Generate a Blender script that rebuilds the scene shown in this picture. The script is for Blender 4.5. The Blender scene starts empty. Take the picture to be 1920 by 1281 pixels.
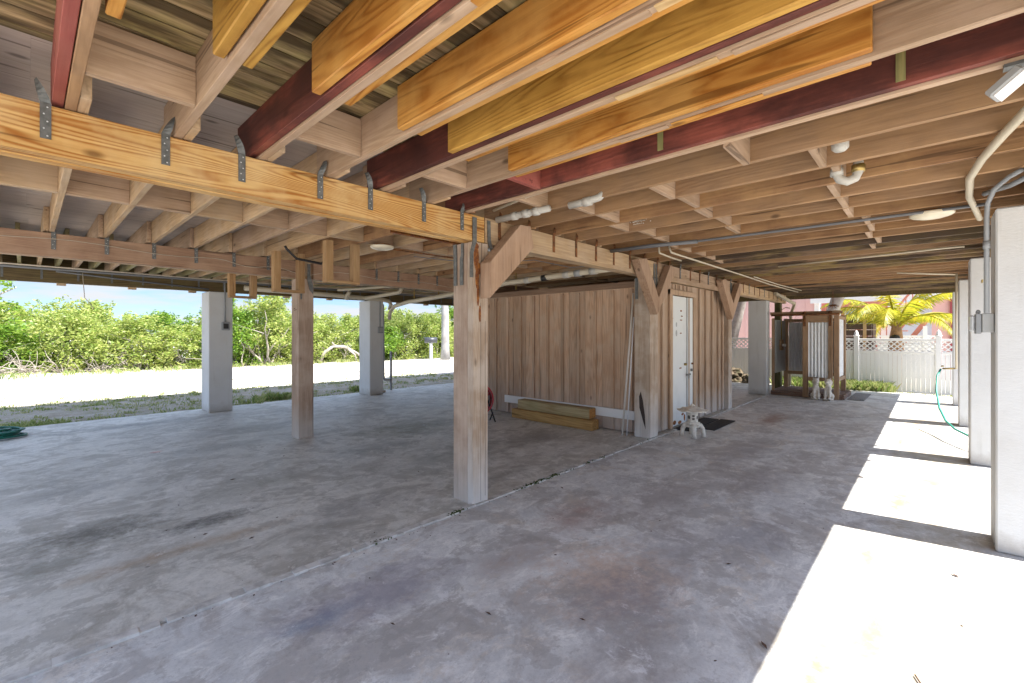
import bpy, bmesh, math, random
from mathutils import Vector, Matrix, noise
R = math.radians
random.seed(7)
S = bpy.context.scene
C = S.collection

# ------------------------------------------------------------------ camera
cam = bpy.data.cameras.new('camera'); co = bpy.data.objects.new('camera', cam); C.objects.link(co)
cam.sensor_width = 36; cam.lens = 15.885; cam.shift_y = -0.0081
cam.clip_start = 0.02; cam.clip_end = 800
co.location = (0, 0, 1.4); co.rotation_euler = (R(90), 0, R(42.89 - 90))
S.camera = co
# ------------------------------------------------------------------ light
SUN_EL = 56.3
sd = Vector((0.148, -0.989, math.tan(R(SUN_EL)))).normalized()      # towards the sun
sun = bpy.data.lights.new('sun', 'SUN'); so = bpy.data.objects.new('sun', sun); C.objects.link(so)
sun.energy = 2.3; sun.angle = R(0.5); sun.color = (1.0, 0.955, 0.88)
so.rotation_euler = sd.to_track_quat('Z', 'Y').to_euler(); so.location = (0, -10, 20)
w = bpy.data.worlds.new('World'); S.world = w; w.use_nodes = True
nt = w.node_tree; nt.nodes.clear(); N = nt.nodes.new; L = nt.links.new
sky = N('ShaderNodeTexSky'); sky.sky_type = 'NISHITA'; sky.sun_disc = False
sky.sun_elevation = R(SUN_EL); sky.sun_rotation = math.atan2(sd.x, sd.y); sky.ozone_density = 2.5; sky.dust_density = .2; sky.air_density = .75
tc = N('ShaderNodeTexCoord'); mp = N('ShaderNodeMapping'); mp.inputs['Scale'].default_value = (1.6, 1.6, 9.0)
nz = N('ShaderNodeTexNoise'); nz.inputs['Scale'].default_value = 2.6; nz.inputs['Detail'].default_value = 9; nz.inputs['Roughness'].default_value = .58
cr = N('ShaderNodeValToRGB'); cr.color_ramp.elements[0].position = .44; cr.color_ramp.elements[1].position = .60
mx = N('ShaderNodeMix'); mx.data_type = 'RGBA'
bg = N('ShaderNodeBackground'); out = N('ShaderNodeOutputWorld')
L(tc.outputs['Generated'], mp.inputs[0]); L(mp.outputs[0], nz.inputs[0]); L(nz.outputs['Fac'], cr.inputs[0])
L(cr.outputs[0], mx.inputs['Factor']); hsv = N('ShaderNodeHueSaturation'); hsv.inputs['Saturation'].default_value = 1.0; L(sky.outputs[0], hsv.inputs['Color']); dm = N('ShaderNodeMix'); dm.data_type = 'RGBA'; dm.blend_type = 'MULTIPLY'; dm.inputs['Factor'].default_value = 1; L(hsv.outputs[0], dm.inputs['A'])
sz_ = N('ShaderNodeSeparateXYZ'); L(tc.outputs['Generated'], sz_.inputs[0])      # dimmed blue low down; overhead brightened as added fill for the shaded floor
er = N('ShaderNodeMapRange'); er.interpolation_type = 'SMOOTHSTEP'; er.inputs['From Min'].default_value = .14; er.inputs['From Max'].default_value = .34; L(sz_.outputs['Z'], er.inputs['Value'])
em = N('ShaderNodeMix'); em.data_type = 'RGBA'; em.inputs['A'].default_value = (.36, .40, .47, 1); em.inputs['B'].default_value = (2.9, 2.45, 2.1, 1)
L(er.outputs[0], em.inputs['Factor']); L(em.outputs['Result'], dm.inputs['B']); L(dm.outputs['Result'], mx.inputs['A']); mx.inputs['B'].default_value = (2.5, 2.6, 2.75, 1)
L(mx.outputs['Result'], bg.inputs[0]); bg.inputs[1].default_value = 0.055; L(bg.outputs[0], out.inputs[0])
S.view_settings.view_transform = 'Standard'; S.view_settings.look = 'None'
S.view_settings.exposure = 2.68; S.view_settings.gamma = 1
S.cycles.use_denoising = True; S.cycles.max_bounces = 10; S.cycles.diffuse_bounces = 7
S.cycles.sample_clamp_indirect = 8

# ------------------------------------------------------------------ materials
def newmat(name):
    m = bpy.data.materials.new(name); m.use_nodes = True
    t = m.node_tree; t.nodes.clear()
    o = t.nodes.new('ShaderNodeOutputMaterial'); b = t.nodes.new('ShaderNodeBsdfPrincipled')
    t.links.new(b.outputs[0], o.inputs[0])
    return m, t, b
class G:
    """tiny node-graph helper"""
    def __init__(s, t): s.t = t
    def n(s, k, **kw):
        x = s.t.nodes.new(k)
        for a, v in kw.items(): setattr(x, a, v)
        return x
    def l(s, a, b): s.t.links.new(a, b)
    def obj(s, rnd=True):
        tc = s.n('ShaderNodeTexCoord'); v = tc.outputs['Object']
        if rnd:
            oi = s.n('ShaderNodeObjectInfo'); a = s.n('ShaderNodeVectorMath', operation='MULTIPLY_ADD')
            c = s.n('ShaderNodeCombineXYZ')
            for k, f in enumerate((37., 53., 71.)):
                if k == 0: ge = s.n('ShaderNodeNewGeometry'); sm_ = s.n('ShaderNodeMath', operation='ADD'); s.l(oi.outputs['Random'], sm_.inputs[0]); s.l(ge.outputs['Random Per Island'], sm_.inputs[1])
                mm = s.n('ShaderNodeMath', operation='MULTIPLY'); s.l(sm_.outputs[0], mm.inputs[0]); mm.inputs[1].default_value = f; s.l(mm.outputs[0], c.inputs[k])
            ad = s.n('ShaderNodeVectorMath', operation='ADD'); s.l(v, ad.inputs[0]); s.l(c.outputs[0], ad.inputs[1]); v = ad.outputs[0]
            s.t.nodes.remove(a)
        return v
    def scale(s, v, sc):
        m = s.n('ShaderNodeVectorMath', operation='MULTIPLY'); s.l(v, m.inputs[0]); m.inputs[1].default_value = sc; return m.outputs[0]
    def noise(s, v, sc, det=4, ro=.55, dist=0):
        n = s.n('ShaderNodeTexNoise'); n.inputs['Scale'].default_value = sc; n.inputs['Detail'].default_value = det
        n.inputs['Roughness'].default_value = ro; n.inputs['Distortion'].default_value = dist; s.l(v, n.inputs['Vector']); return n.outputs['Fac']
    def ramp(s, f, a, b, lo=(0, 0, 0, 1), hi=(1, 1, 1, 1)):
        r = s.n('ShaderNodeValToRGB'); e = r.color_ramp.elements; e[0].position = a; e[1].position = b; e[0].color = lo; e[1].color = hi
        s.l(f, r.inputs[0]); return r.outputs[0]
    def mix(s, f, a, b, mode='MIX'):
        m = s.n('ShaderNodeMix', data_type='RGBA', blend_type=mode)
        for sock, v in ((m.inputs['Factor'], f), (m.inputs['A'], a), (m.inputs['B'], b)):
            if isinstance(v, (int, float)): sock.default_value = v
            elif isinstance(v, tuple): sock.default_value = v if len(v) == 4 else (*v, 1)
            else: s.l(v, sock)
        return m.outputs['Result']
    def math(s, op, a, b=0.):
        m = s.n('ShaderNodeMath', operation=op)
        for k, v in enumerate((a, b)):
            if isinstance(v, (int, float)): m.inputs[k].default_value = v
            else: s.l(v, m.inputs[k])
        return m.outputs[0]
    def bump(s, h, st, d, b):
        x = s.n('ShaderNodeBump'); x.inputs['Strength'].default_value = st; x.inputs['Distance'].default_value = d
        s.l(h, x.inputs['Height']); s.l(x.outputs[0], b.inputs['Normal'])

def wood(name, axis, base, dark, ring=.5, blot=None, blotamt=.4, freq=9, rough=.7, vary=.3, stain=None, foot=None, grain=.6):
    if 'shed' not in name and 'red' not in name: base = tuple(q_ * .82 for q_ in base); dark = tuple(q_ * .78 for q_ in dark)
    m, t, b = newmat(name); g = G(t); v = g.obj()
    st = {'x': (.16, 2.2, 2.2), 'y': (2.2, .16, 2.2), 'z': (2.2, 2.2, .16)}[axis]
    sf = {'x': (3, 70, 70), 'y': (70, 3, 70), 'z': (70, 70, 3)}[axis]
    sm = {'x': (1.2, 14, 14), 'y': (14, 1.2, 14), 'z': (14, 14, 1.2)}[axis]
    n1 = g.noise(g.scale(v, st), 2.2, 1.5, .4)
    rg = g.math('SINE', g.math('MULTIPLY', n1, freq * 14.))
    rg = g.math('POWER', g.math('MULTIPLY_ADD', rg, .5) if False else g.math('ADD', g.math('MULTIPLY', rg, .5), .5), 2.2)
    nf = g.noise(g.scale(v, sf), 1, 3, .6); nm = g.noise(g.scale(v, sm), 1, 4, .6)
    col = g.mix(g.math('MULTIPLY', rg, ring), base, dark)
    col = g.mix(g.math('MULTIPLY', g.ramp(nf, .35, .7), grain), col, dark)
    col = g.mix(g.math('MULTIPLY', g.ramp(nm, .45, .75), grain * .8), col, tuple(x * .72 for x in dark))
    if blot:
        nb = g.noise(g.scale(v, (1, 1, 1)), 3.1, 5, .6); col = g.mix(g.math('MULTIPLY', g.ramp(nb, .42, .62), blotamt), col, blot)
    if stain:
        ns = g.noise(g.scale(v, {'x': (.5, 3, 3), 'y': (3, .5, 3), 'z': (3, 3, .5)}[axis]), 1.5, 5, .65)
        col = g.mix(g.math('MULTIPLY', g.ramp(ns, .43, .54), stain[1]), col, stain[0])
    ck = g.noise(g.scale(v, {'x': (.8, 26, 26), 'y': (26, .8, 26), 'z': (26, 26, .8)}[axis]), 1, 2, .5)
    col = g.mix(g.math('MULTIPLY', g.ramp(ck, .655, .69), .65), col, tuple(x * .35 for x in dark))
    # small dark knots and nail marks
    vo = g.n('ShaderNodeTexVoronoi'); g.l(g.scale(v, {'x': (.5, 1, 1), 'y': (1, .5, 1), 'z': (1, 1, .5)}[axis]), vo.inputs['Vector']); vo.inputs['Scale'].default_value = 3.6
    kn = g.ramp(vo.outputs['Distance'], .035, .085, (1, 1, 1, 1), (0, 0, 0, 1)); col = g.mix(g.math('MULTIPLY', kn, .7), col, tuple(x * .3 for x in dark))
    if foot:      # wood bleached and splashed grey near the ground
        sx = g.n('ShaderNodeSeparateXYZ'); tc = g.n('ShaderNodeTexCoord'); g.l(tc.outputs['Object'], sx.inputs[0])
        h = g.math('ADD', sx.outputs['Z'], g.math('MULTIPLY', nm, foot[2]))
        col = g.mix(g.math('MULTIPLY', g.ramp(h, foot[1] * .35, foot[1], (1, 1, 1, 1), (0, 0, 0, 1)), .75), col, foot[0])
    oi = g.n('ShaderNodeObjectInfo')
    hs = g.n('ShaderNodeHueSaturation'); g.l(col, hs.inputs['Color'])
    gi = g.n('ShaderNodeNewGeometry'); rr_ = g.math('MULTIPLY', g.math('ADD', oi.outputs['Random'], gi.outputs['Random Per Island']), .5)
    g.l(g.math('ADD', g.math('MULTIPLY', rr_, vary * 1.5), 1 - vary * .75), hs.inputs['Value'])
    g.l(hs.outputs[0], b.inputs['Base Color']); b.inputs['Roughness'].default_value = rough; b.inputs['Specular IOR Level'].default_value = .3
    g.bump(g.math('ADD', nf, g.math('MULTIPLY', rg, .5)), .35, .004, b)
    return m

def plain(name, col, rough=.6, metal=0, noise_=.12, sc=8, bump=0, spec=.5, col2=None, thr=(.4, .7), bsc=60):
    m, t, b = newmat(name); g = G(t); v = g.obj()
    n = g.noise(v, sc, 5, .6)
    c = g.mix(g.ramp(n, *thr), col, col2 if col2 else tuple(x * (1 - noise_) for x in col))
    g.l(c, b.inputs['Base Color']); b.inputs['Roughness'].default_value = rough; b.inputs['Metallic'].default_value = metal
    b.inputs['Specular IOR Level'].default_value = spec
    if bump: g.bump(g.noise(v, bsc, 4, .6), bump, .004, b)
    return m

def leafmat(name, c1, c2, tr=.45):
    m = bpy.data.materials.new(name); m.use_nodes = True; t = m.node_tree; t.nodes.clear(); g = G(t)
    o = g.n('ShaderNodeOutputMaterial'); d = g.n('ShaderNodeBsdfDiffuse'); tl = g.n('ShaderNodeBsdfTranslucent'); gl = g.n('ShaderNodeBsdfGlossy')
    ge = g.n('ShaderNodeNewGeometry'); v = g.obj(False)
    f = g.math('ADD', g.math('MULTIPLY', ge.outputs['Random Per Island'], .6), g.math('MULTIPLY', g.noise(v, 1.3, 3), .5))
    c = g.mix(g.ramp(f, .3, .8), c1, c2); g.l(c, d.inputs[0]); g.l(c, tl.inputs[0])
    ms = g.n('ShaderNodeMixShader'); ms.inputs[0].default_value = tr; g.l(d.outputs[0], ms.inputs[1]); g.l(tl.outputs[0], ms.inputs[2])
    gl.inputs['Roughness'].default_value = .45; gl.inputs['Color'].default_value = (.6, .6, .6, 1)
    m2 = g.n('ShaderNodeMixShader'); m2.inputs[0].default_value = .05; g.l(ms.outputs[0], m2.inputs[1]); g.l(gl.outputs[0], m2.inputs[2])
    g.l(m2.outputs[0], o.inputs[0]); return m

GREY = (.57, .405, .235); GREYD = (.32, .195, .105)
W = {}
for ax in 'xyz':
    W['grey' + ax] = wood('weathered_wood_' + ax, ax, GREY, GREYD, .35, (.50, .39, .28), .5)
    W['tan' + ax] = wood('tan_wood_' + ax, ax, (.56, .40, .265), (.36, .225, .135), .3, (.5, .36, .27), .4)
W['orange'] = wood('orange_lumber', 'y', (.70, .34, .075), (.40, .14, .02), .8, (.60, .34, .10), .6, 12, .5, .15, grain=.45)
W['olive'] = wood('olive_orange_lumber', 'y', (.64, .36, .075), (.34, .155, .025), .8, (.58, .33, .075), .6, 12, .5, .15, grain=.45)
W['yellow'] = wood('yellow_pine', 'x', (.78, .48, .17), (.44, .16, .025), .95, (.68, .50, .25), .5, 16, .6, .1, grain=.35)
W['yellowy'] = wood('pale_yellow_pine', 'y', (.74, .50, .24), (.44, .24, .08), .6, (.66, .50, .28), .5, 12, .6, .1)
for ax in 'xz': W['frame' + ax] = wood('frame_lumber_' + ax, ax, (.50, .31, .155), (.32, .175, .07), .5, (.44, .30, .16), .4)
W['red'] = wood('red_painted_wood', 'y', (.31, .088, .062), (.15, .042, .032), .3, (.10, .032, .026), .9, 6, .55, .15, stain=((.05, .018, .016), .7), grain=.5)
W['rust_red'] = wood('faded_red_wood', 'y', (.36, .10, .08), (.24, .06, .05), .12, (.34, .12, .09), .6, 6, .55, .1)
W['stained'] = wood('mildewed_wood', 'y', (.40, .27, .175), (.23, .145, .09), .35, (.36, .27, .08), .6, stain=((.06, .042, .032), .82))
W['brown'] = wood('brown_wood', 'y', (.43, .24, .12), (.26, .135, .065), .35, (.48, .29, .13), .5)
W['dull'] = wood('dull_brown_wood', 'y', (.46, .285, .16), (.28, .165, .09), .35, (.40, .235, .11), .5)
W['green'] = wood('green_treated_wood', 'y', (.40, .35, .17), (.24, .2, .09), .35, (.36, .34, .2), .4)
W['rim'] = wood('dark_treated_beam', 'x', (.23, .16, .07), (.09, .06, .025), .7, (.16, .13, .05), .5, 9, .7)
W['deck'] = wood('olive_deck_boards', 'x', (.66, .48, .26), (.20, .13, .05), .75, (.44, .36, .14), .7, 7, .7, .75, stain=((.055, .035, .015), .85), grain=.7)
W['shed'] = wood('shed_boards', 'z', (.57, .385, .26), (.32, .195, .12), .45, (.47, .36, .27), .6, 9, .75, .4, foot=((.44, .38, .34), .95, .7))
W['shedf'] = wood('shed_front_boards', 'z', (.54, .39, .27), (.30, .19, .12), .4, (.48, .38, .30), .5, 9, .75, .12, foot=((.60, .57, .54), .8, .6))
W['post'] = wood('post_wood', 'z', (.50, .37, .28), (.33, .22, .155), .35, (.54, .44, .36), .5, 9, .75, .1, foot=((.56, .51, .46), .7, .5))
W['postw'] = wood('bleached_post_wood', 'z', (.58, .46, .35), (.38, .25, .16), .3, (.62, .55, .48), .5, 9, .75, .08, foot=((.66, .64, .61), .9, .6))
W['timber'] = wood('green_timber', 'y', (.56, .44, .25), (.30, .2, .07), .5, (.36, .33, .16), .4, 7)
W['timber2'] = wood('brown_timber', 'y', (.58, .35, .13), (.26, .12, .03), .5, (.40, .26, .09), .4, 7)
W['cedarz'] = wood('cedar_frame_z', 'z', (.44, .29, .17), (.27, .16, .09), .4, (.36, .25, .17), .4)
W['cedary'] = wood('cedar_frame_y', 'y', (.46, .30, .17), (.27, .16, .09), .4, (.36, .25, .17), .4)
W['platform'] = wood('platform_wood', 'y', (.30, .19, .14), (.18, .11, .08), .3, (.32, .23, .19), .4)
M = {}
M['galv'] = plain('galvanised_steel', (.12, .125, .12), .55, .4, .3, 30, col2=(.20, .205, .20))
M['rusty'] = plain('rusted_steel', (.10, .045, .02), .85, .1, .3, 22, col2=(.30, .11, .03), bump=.3)
M['rustx'] = plain('rust_flakes', (.16, .05, .02), .9, 0, .3, 30, col2=(.40, .16, .03), bump=.4)
M['stucco'] = plain('white_stucco', (.54, .545, .55), .85, 0, .05, 3, .5, .35, bsc=45)
def stucco():
    m, t, b = newmat('white_stucco'); g = G(t); tc = g.n('ShaderNodeTexCoord'); v = tc.outputs['Object']; sx = g.n('ShaderNodeSeparateXYZ'); g.l(v, sx.inputs[0]); v2 = g.obj()
    c = g.mix(g.ramp(g.noise(v2, 2.5, 6, .6), .4, .75), (.66, .665, .66), (.60, .595, .58))
    c = g.mix(g.math('MULTIPLY', g.ramp(g.noise(g.scale(v2, (9, 9, .8)), 1.5, 5, .6), .58, .75), .35), c, (.44, .43, .40))
    h = g.math('ADD', sx.outputs['Z'], g.math('MULTIPLY', g.noise(v2, 7, 6, .7), .30))
    c = g.mix(g.math('MULTIPLY', g.ramp(h, .16, .30, (1, 1, 1, 1), (0, 0, 0, 1)), .6), c, (.38, .34, .29))
    g.l(c, b.inputs['Base Color']); b.inputs['Roughness'].default_value = .85; b.inputs['Specular IOR Level'].default_value = .3
    g.bump(g.math('ADD', g.noise(g.scale(v2, (1, 1, 2.5)), 34, 5, .65), g.noise(v2, 9, 3)), .45, .006, b); return m
M['stucco'] = stucco()
M['pvc'] = plain('cream_pvc', (.60, .53, .40), .4, 0, .1, 6)
M['pvcw'] = plain('white_pvc', (.50, .48, .43), .4, 0, .08, 6)
M['conduit'] = plain('grey_conduit', (.30, .315, .33), .45, 0, .1, 6)
M['dconduit'] = plain('dark_grey_conduit', (.16, .165, .175), .5, 0, .1, 6)
M['box'] = plain('grey_plastic_box', (.40, .41, .41), .45, 0, .08, 6)
M['black'] = plain('black_metal', (.02, .02, .022), .5, .2, .3)
M['rubber'] = plain('black_rubber', (.028, .026, .025), .8, 0, .3, 20, .4)
M['cable'] = plain('cream_cable', (.55, .48, .38), .6)
M['hose'] = plain('green_hose', (.01, .13, .09), .4, 0, .2, 20)
M['hose2'] = plain('teal_hose', (.05, .32, .25), .4, 0, .2, 20)
M['vinyl'] = plain('white_vinyl', (.80, .80, .79), .45, 0, .03, 2)
M['door'] = plain('white_painted_steel_door', (.72, .74, .73), .5, 0, .1, 3.4, .1, col2=(.66, .68, .66), thr=(.5, .7))
M['stone'] = plain('cast_white_stone', (.76, .72, .64), .85, 0, .25, 14, .5, bsc=90, col2=(.52, .47, .40))
M['coral'] = plain('coral_rock', (.16, .12, .08), .95, 0, .3, 9, 1, col2=(.05, .05, .02), bsc=22)
M['pink'] = plain('pink_siding', (.66, .42, .39), .7, 0, .05, 1)
M['salmon'] = plain('salmon_trim', (.58, .22, .16), .6, 0, .1, 2)
M['maroon'] = plain('maroon_post', (.28, .05, .06), .6)
M['brownp'] = plain('dark_brown_boards', (.085, .055, .045), .7, 0, .3, 5)
M['lblue'] = plain('pale_blue_door', (.50, .62, .70), .5, 0, .05, 2)
M['tin'] = plain('galvanised_sheet', (.68, .70, .71), .42, .35, .15, 12, col2=(.62, .63, .64))
M['tinflat'] = plain('flat_metal_sheet', (.36, .37, .37), .5, .2, .2, 5)
M['roof'] = plain('roof_metal', (.5, .5, .5), .5)
M['redp'] = plain('red_plastic', (.42, .02, .03), .35)
M['mesh'] = plain('grey_fan_mesh', (.20, .17, .17), .6, .2, .2, 60)
M['bark'] = plain('grey_bark', (.36, .32, .28), .9, 0, .3, 12, .8, col2=(.22, .19, .16), bsc=25)
M['palmbark'] = plain('palm_bark', (.34, .31, .28), .9, 0, .3, 5, .8, col2=(.20, .18, .16), bsc=18)
M['husk'] = plain('brown_palm_husk', (.34, .20, .10), .9, 0, .4, 9, .8, col2=(.14, .08, .05))
M['leaf'] = leafmat('mangrove_leaves', (.22, .33, .05), (.47, .50, .15), .5)
M['leafd'] = leafmat('deep_green_leaves', (.10, .22, .02), (.24, .36, .04))
M['frond'] = leafmat('palm_leaflets', (.28, .33, .02), (.58, .49, .04), .5)
M['grass'] = leafmat('grass_blades', (.17, .26, .05), (.46, .46, .20), .4)
M['dry'] = plain('dry_leaf', (.10, .05, .03), .8)
M['dome'] = plain('milky_glass', (.80, .72, .55), .3, 0, .1, 8)
M['brass'] = plain('brass', (.45, .33, .12), .4, .8)
M['glass'] = plain('window_pane', (.35, .42, .46), .1, 0, .1)
M['moss'] = plain('moss', (.06, .085, .02), .95, 0, .5, 60, 1)

def concrete(name, tints, patches, rough=.5, tw=(1.05, 1.02, .93)):
    m, t, b = newmat(name); g = G(t)
    tc = g.n('ShaderNodeTexCoord'); v = tc.outputs['Object']
    vs = g.scale(v, (.9, 1, 1)); tints = [tuple(min(.85, x * k_ * b_) for x, b_ in zip(q_, tw)) for q_, k_ in zip(tints, (1.8, 1.9, 1.3, 1.9, 1.7))]; patches = [(*p_[:4], tuple(x * 1.35 for x in p_[4]), *p_[5:]) for p_ in patches]
    n1 = g.noise(vs, .9, 6, .6, .8); n2 = g.noise(vs, 3.1, 8, .68, .5); n3 = g.noise(v, 14, 8, .75); n4 = g.noise(vs, 1.7, 8, .7, 1.2)
    n5 = g.noise(v, 120, 3, .6); n6 = g.noise(g.scale(v, (1, 1.3, 1)), 2.3, 9, .75, .3)
    c = g.mix(g.ramp(n1, .40, .58), tints[0], tints[1])
    c = g.mix(g.math('MULTIPLY', g.ramp(n4, .49, .56), .8), c, tints[2])
    c = g.mix(g.math('MULTIPLY', g.ramp(n2, .5, .66), .7), c, tints[3])
    c = g.mix(g.math('MULTIPLY', g.ramp(n6, .55, .61), .6), c, tints[4])
    c = g.mix(g.math('MULTIPLY', g.ramp(n3, .46, .66), .5), c, tuple(x * .72 for x in tints[0]))
    c = g.mix(g.math('MULTIPLY', g.ramp(g.noise(v, 42, 6, .8), .5, .68), .4), c, tuple(x * .60 for x in tints[0]))
    c = g.mix(g.math('MULTIPLY', g.ramp(g.noise(g.scale(v, (.6, 1, 1)), 5.5, 10, .8, .6), .52, .64), .55), c, tuple(x * 1.2 for x in tints[3]))
    c = g.mix(g.math('MULTIPLY', g.ramp(n5, .58, .7), .16), c, (.08, .07, .06))
    for (px, py, rx, ry, col, amt, sc) in patches:
        s = g.n('ShaderNodeVectorMath', operation='SUBTRACT'); g.l(v, s.inputs[0]); s.inputs[1].default_value = (px, py, 0)
        q = g.scale(s.outputs[0], (1 / rx, 1 / ry, 0)); ln = g.n('ShaderNodeVectorMath', operation='LENGTH'); g.l(q, ln.inputs[0])
        d = g.math('MULTIPLY', g.math('ADD', ln.outputs['Value'], g.math('MULTIPLY', g.noise(v, sc, 8, .75), 2.6)), .3)
        c = g.mix(g.math('MULTIPLY', g.ramp(d, .42, .66, (1, 1, 1, 1), (0, 0, 0, 1)), amt), c, col)
    # peeled patches with crisp edges and pale scuffs
    pe = g.noise(vs, 2.6, 12, .72, .25)
    c = g.mix(g.math('MULTIPLY', g.ramp(pe, .545, .56), .42), c, tuple(x * .74 for x in tints[2]))
    pe2 = g.noise(g.scale(v, (1.1, .8, 1)), 4.3, 12, .78, .2)
    c = g.mix(g.math('MULTIPLY', g.ramp(pe2, .59, .62), .45), c, tuple(min(.85, x * 1.15) for x in tints[3]))
    # scattered small spots
    vo = g.n('ShaderNodeTexVoronoi'); g.l(v, vo.inputs['Vector']); vo.inputs['Scale'].default_value = 2.7
    c = g.mix(g.math('MULTIPLY', g.ramp(vo.outputs['Distance'], .02, .045, (1, 1, 1, 1), (0, 0, 0, 1)), .55), c, (.07, .06, .055))
    g.l(c, b.inputs['Base Color'])
    g.l(g.math('ADD', g.math('MULTIPLY', n2, .35), rough - .1), b.inputs['Roughness']); b.inputs['Specular IOR Level'].default_value = .45
    g.bump(g.math('ADD', n3, g.math('MULTIPLY', n5, .3)), .25, .004, b)
    return m
M['slabL'] = concrete('garage_concrete_warm', [(.31, .315, .31), (.37, .375, .37), (.31, .30, .28), (.37, .38, .39), (.42, .42, .42)],
    [(.35, 4.3, .55, .35, (.085, .075, .055), .85, 9), (.95, 3.95, .5, .16, (.07, .065, .055), .85, 11), (.1, 3.9, .5, .2, (.13, .12, .09), .6, 8), (1.4, 4.6, 1.0, .3, (.2, .185, .15), .5, 5), (.75, 3.55, .9, .12, (.26, .17, .09), .6, 5),
     (3.9, 5.6, 1.2, .7, (.13, .12, .07), .75, 4), (3.4, 4.0, 1.0, .5, (.17, .165, .14), .55, 3), (1.1, 8.9, 1.6, .28, (.10, .095, .085), .7, 5),
     (1.03, 6.7, .09, .07, (.55, .22, .18), .8, 3), (1.5, 6.4, 1.2, .3, (.2, .19, .17), .5, 3), (4.6, 3.9, .9, .6, (.15, .14, .13), .65, 3), (2.9, 5.0, .9, .35, (.17, .165, .15), .6, 5), (2.2, 7.4, 1.4, .4, (.19, .18, .165), .55, 4), (1.6, 3.2, .7, .16, (.2, .185, .16), .5, 6), (.3, 5.6, .6, .3, (.18, .17, .16), .5, 5), (3.2, 3.1, .5, .15, (.16, .15, .13), .6, 6), (1.9, 3.4, .8, .3, (.19, .18, .17), .5, 4)], tw=(.97, .92, .84))
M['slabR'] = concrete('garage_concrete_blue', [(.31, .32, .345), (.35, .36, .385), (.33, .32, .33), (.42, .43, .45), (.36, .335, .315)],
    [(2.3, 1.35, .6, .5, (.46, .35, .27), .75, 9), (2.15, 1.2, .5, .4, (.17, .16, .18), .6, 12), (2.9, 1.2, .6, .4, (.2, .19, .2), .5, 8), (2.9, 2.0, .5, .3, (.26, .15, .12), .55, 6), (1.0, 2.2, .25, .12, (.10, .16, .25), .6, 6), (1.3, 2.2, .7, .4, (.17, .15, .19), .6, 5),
     (8.3, 1.9, .9, .28, (.20, .10, .06), .7, 5), (6.0, 1.6, 1.5, .3, (.2, .19, .2), .5, 5), (1.9, .95, .5, .3, (.2, .18, .17), .5, 7), (1.2, 1.0, .3, .2, (.42, .33, .28), .6, 7),
     (3.4, .9, .6, .3, (.2, .2, .22), .6, 5), (3.6, 1.7, .8, .35, (.22, .19, .18), .6, 6), (2.1, 1.9, .5, .25, (.24, .2, .19), .5, 7), (4.8, 1.2, 1.0, .3, (.22, .2, .2), .55, 5), (1.5, .9, .4, .3, (.21, .18, .17), .55, 8), (2.2, .05, .35, .12, (.34, .26, .13), .7, 7), (9.2, .2, 1.3, .3, (.45, .37, .25), .5, 5), (3.0, -.1, .6, .2, (.42, .35, .24), .5, 6), (2.15, .35, .45, .10, (.17, .13, .07), .8, 8), (2.7, .2, .35, .12, (.20, .16, .09), .75, 9), (3.6, .3, .4, .08, (.20, .15, .08), .7, 9), (4.9, .2, .7, .10, (.18, .13, .07), .75, 8), (5.8, .0, .5, .08, (.20, .15, .09), .7, 8), (7.6, .3, .8, .07, (.18, .13, .07), .7, 8), (1.9, -.1, .3, .06, (.16, .12, .05), .8, 10), (2.3, .1, 2.0, .55, (.26, .21, .13), .75, 3), (6.2, .0, 4.0, .5, (.27, .22, .13), .7, 4), (11, 0, 3.0, .5, (.27, .22, .13), .6, 4)])

def ground_mat():
    m, t, b = newmat('gravel_ground'); g = G(t); tc = g.n('ShaderNodeTexCoord'); v = tc.outputs['Object']
    n1 = g.noise(v, .6, 6, .65); n2 = g.noise(v, 9, 8, .8); vo = g.n('ShaderNodeTexVoronoi'); g.l(v, vo.inputs['Vector']); vo.inputs['Scale'].default_value = 38
    c = g.mix(g.ramp(n1, .35, .7), (.60, .57, .51), (.48, .43, .36))
    c = g.mix(g.math('MULTIPLY', g.ramp(n2, .45, .7), .6), c, (.36, .30, .23))
    c = g.mix(g.math('MULTIPLY', g.ramp(vo.outputs['Distance'], .2, .6), .5), c, (.68, .65, .59))
    g.l(c, b.inputs['Base Color']); b.inputs['Roughness'].default_value = .95; b.inputs['Specular IOR Level'].default_value = .1
    g.bump(g.math('ADD', n2, vo.outputs['Distance']), .8, .02, b); return m
M['ground'] = ground_mat()
M['road'] = plain('pale_worn_road', (.60, .58, .54), .9, 0, .12, 1.2, .3, .1)

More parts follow.
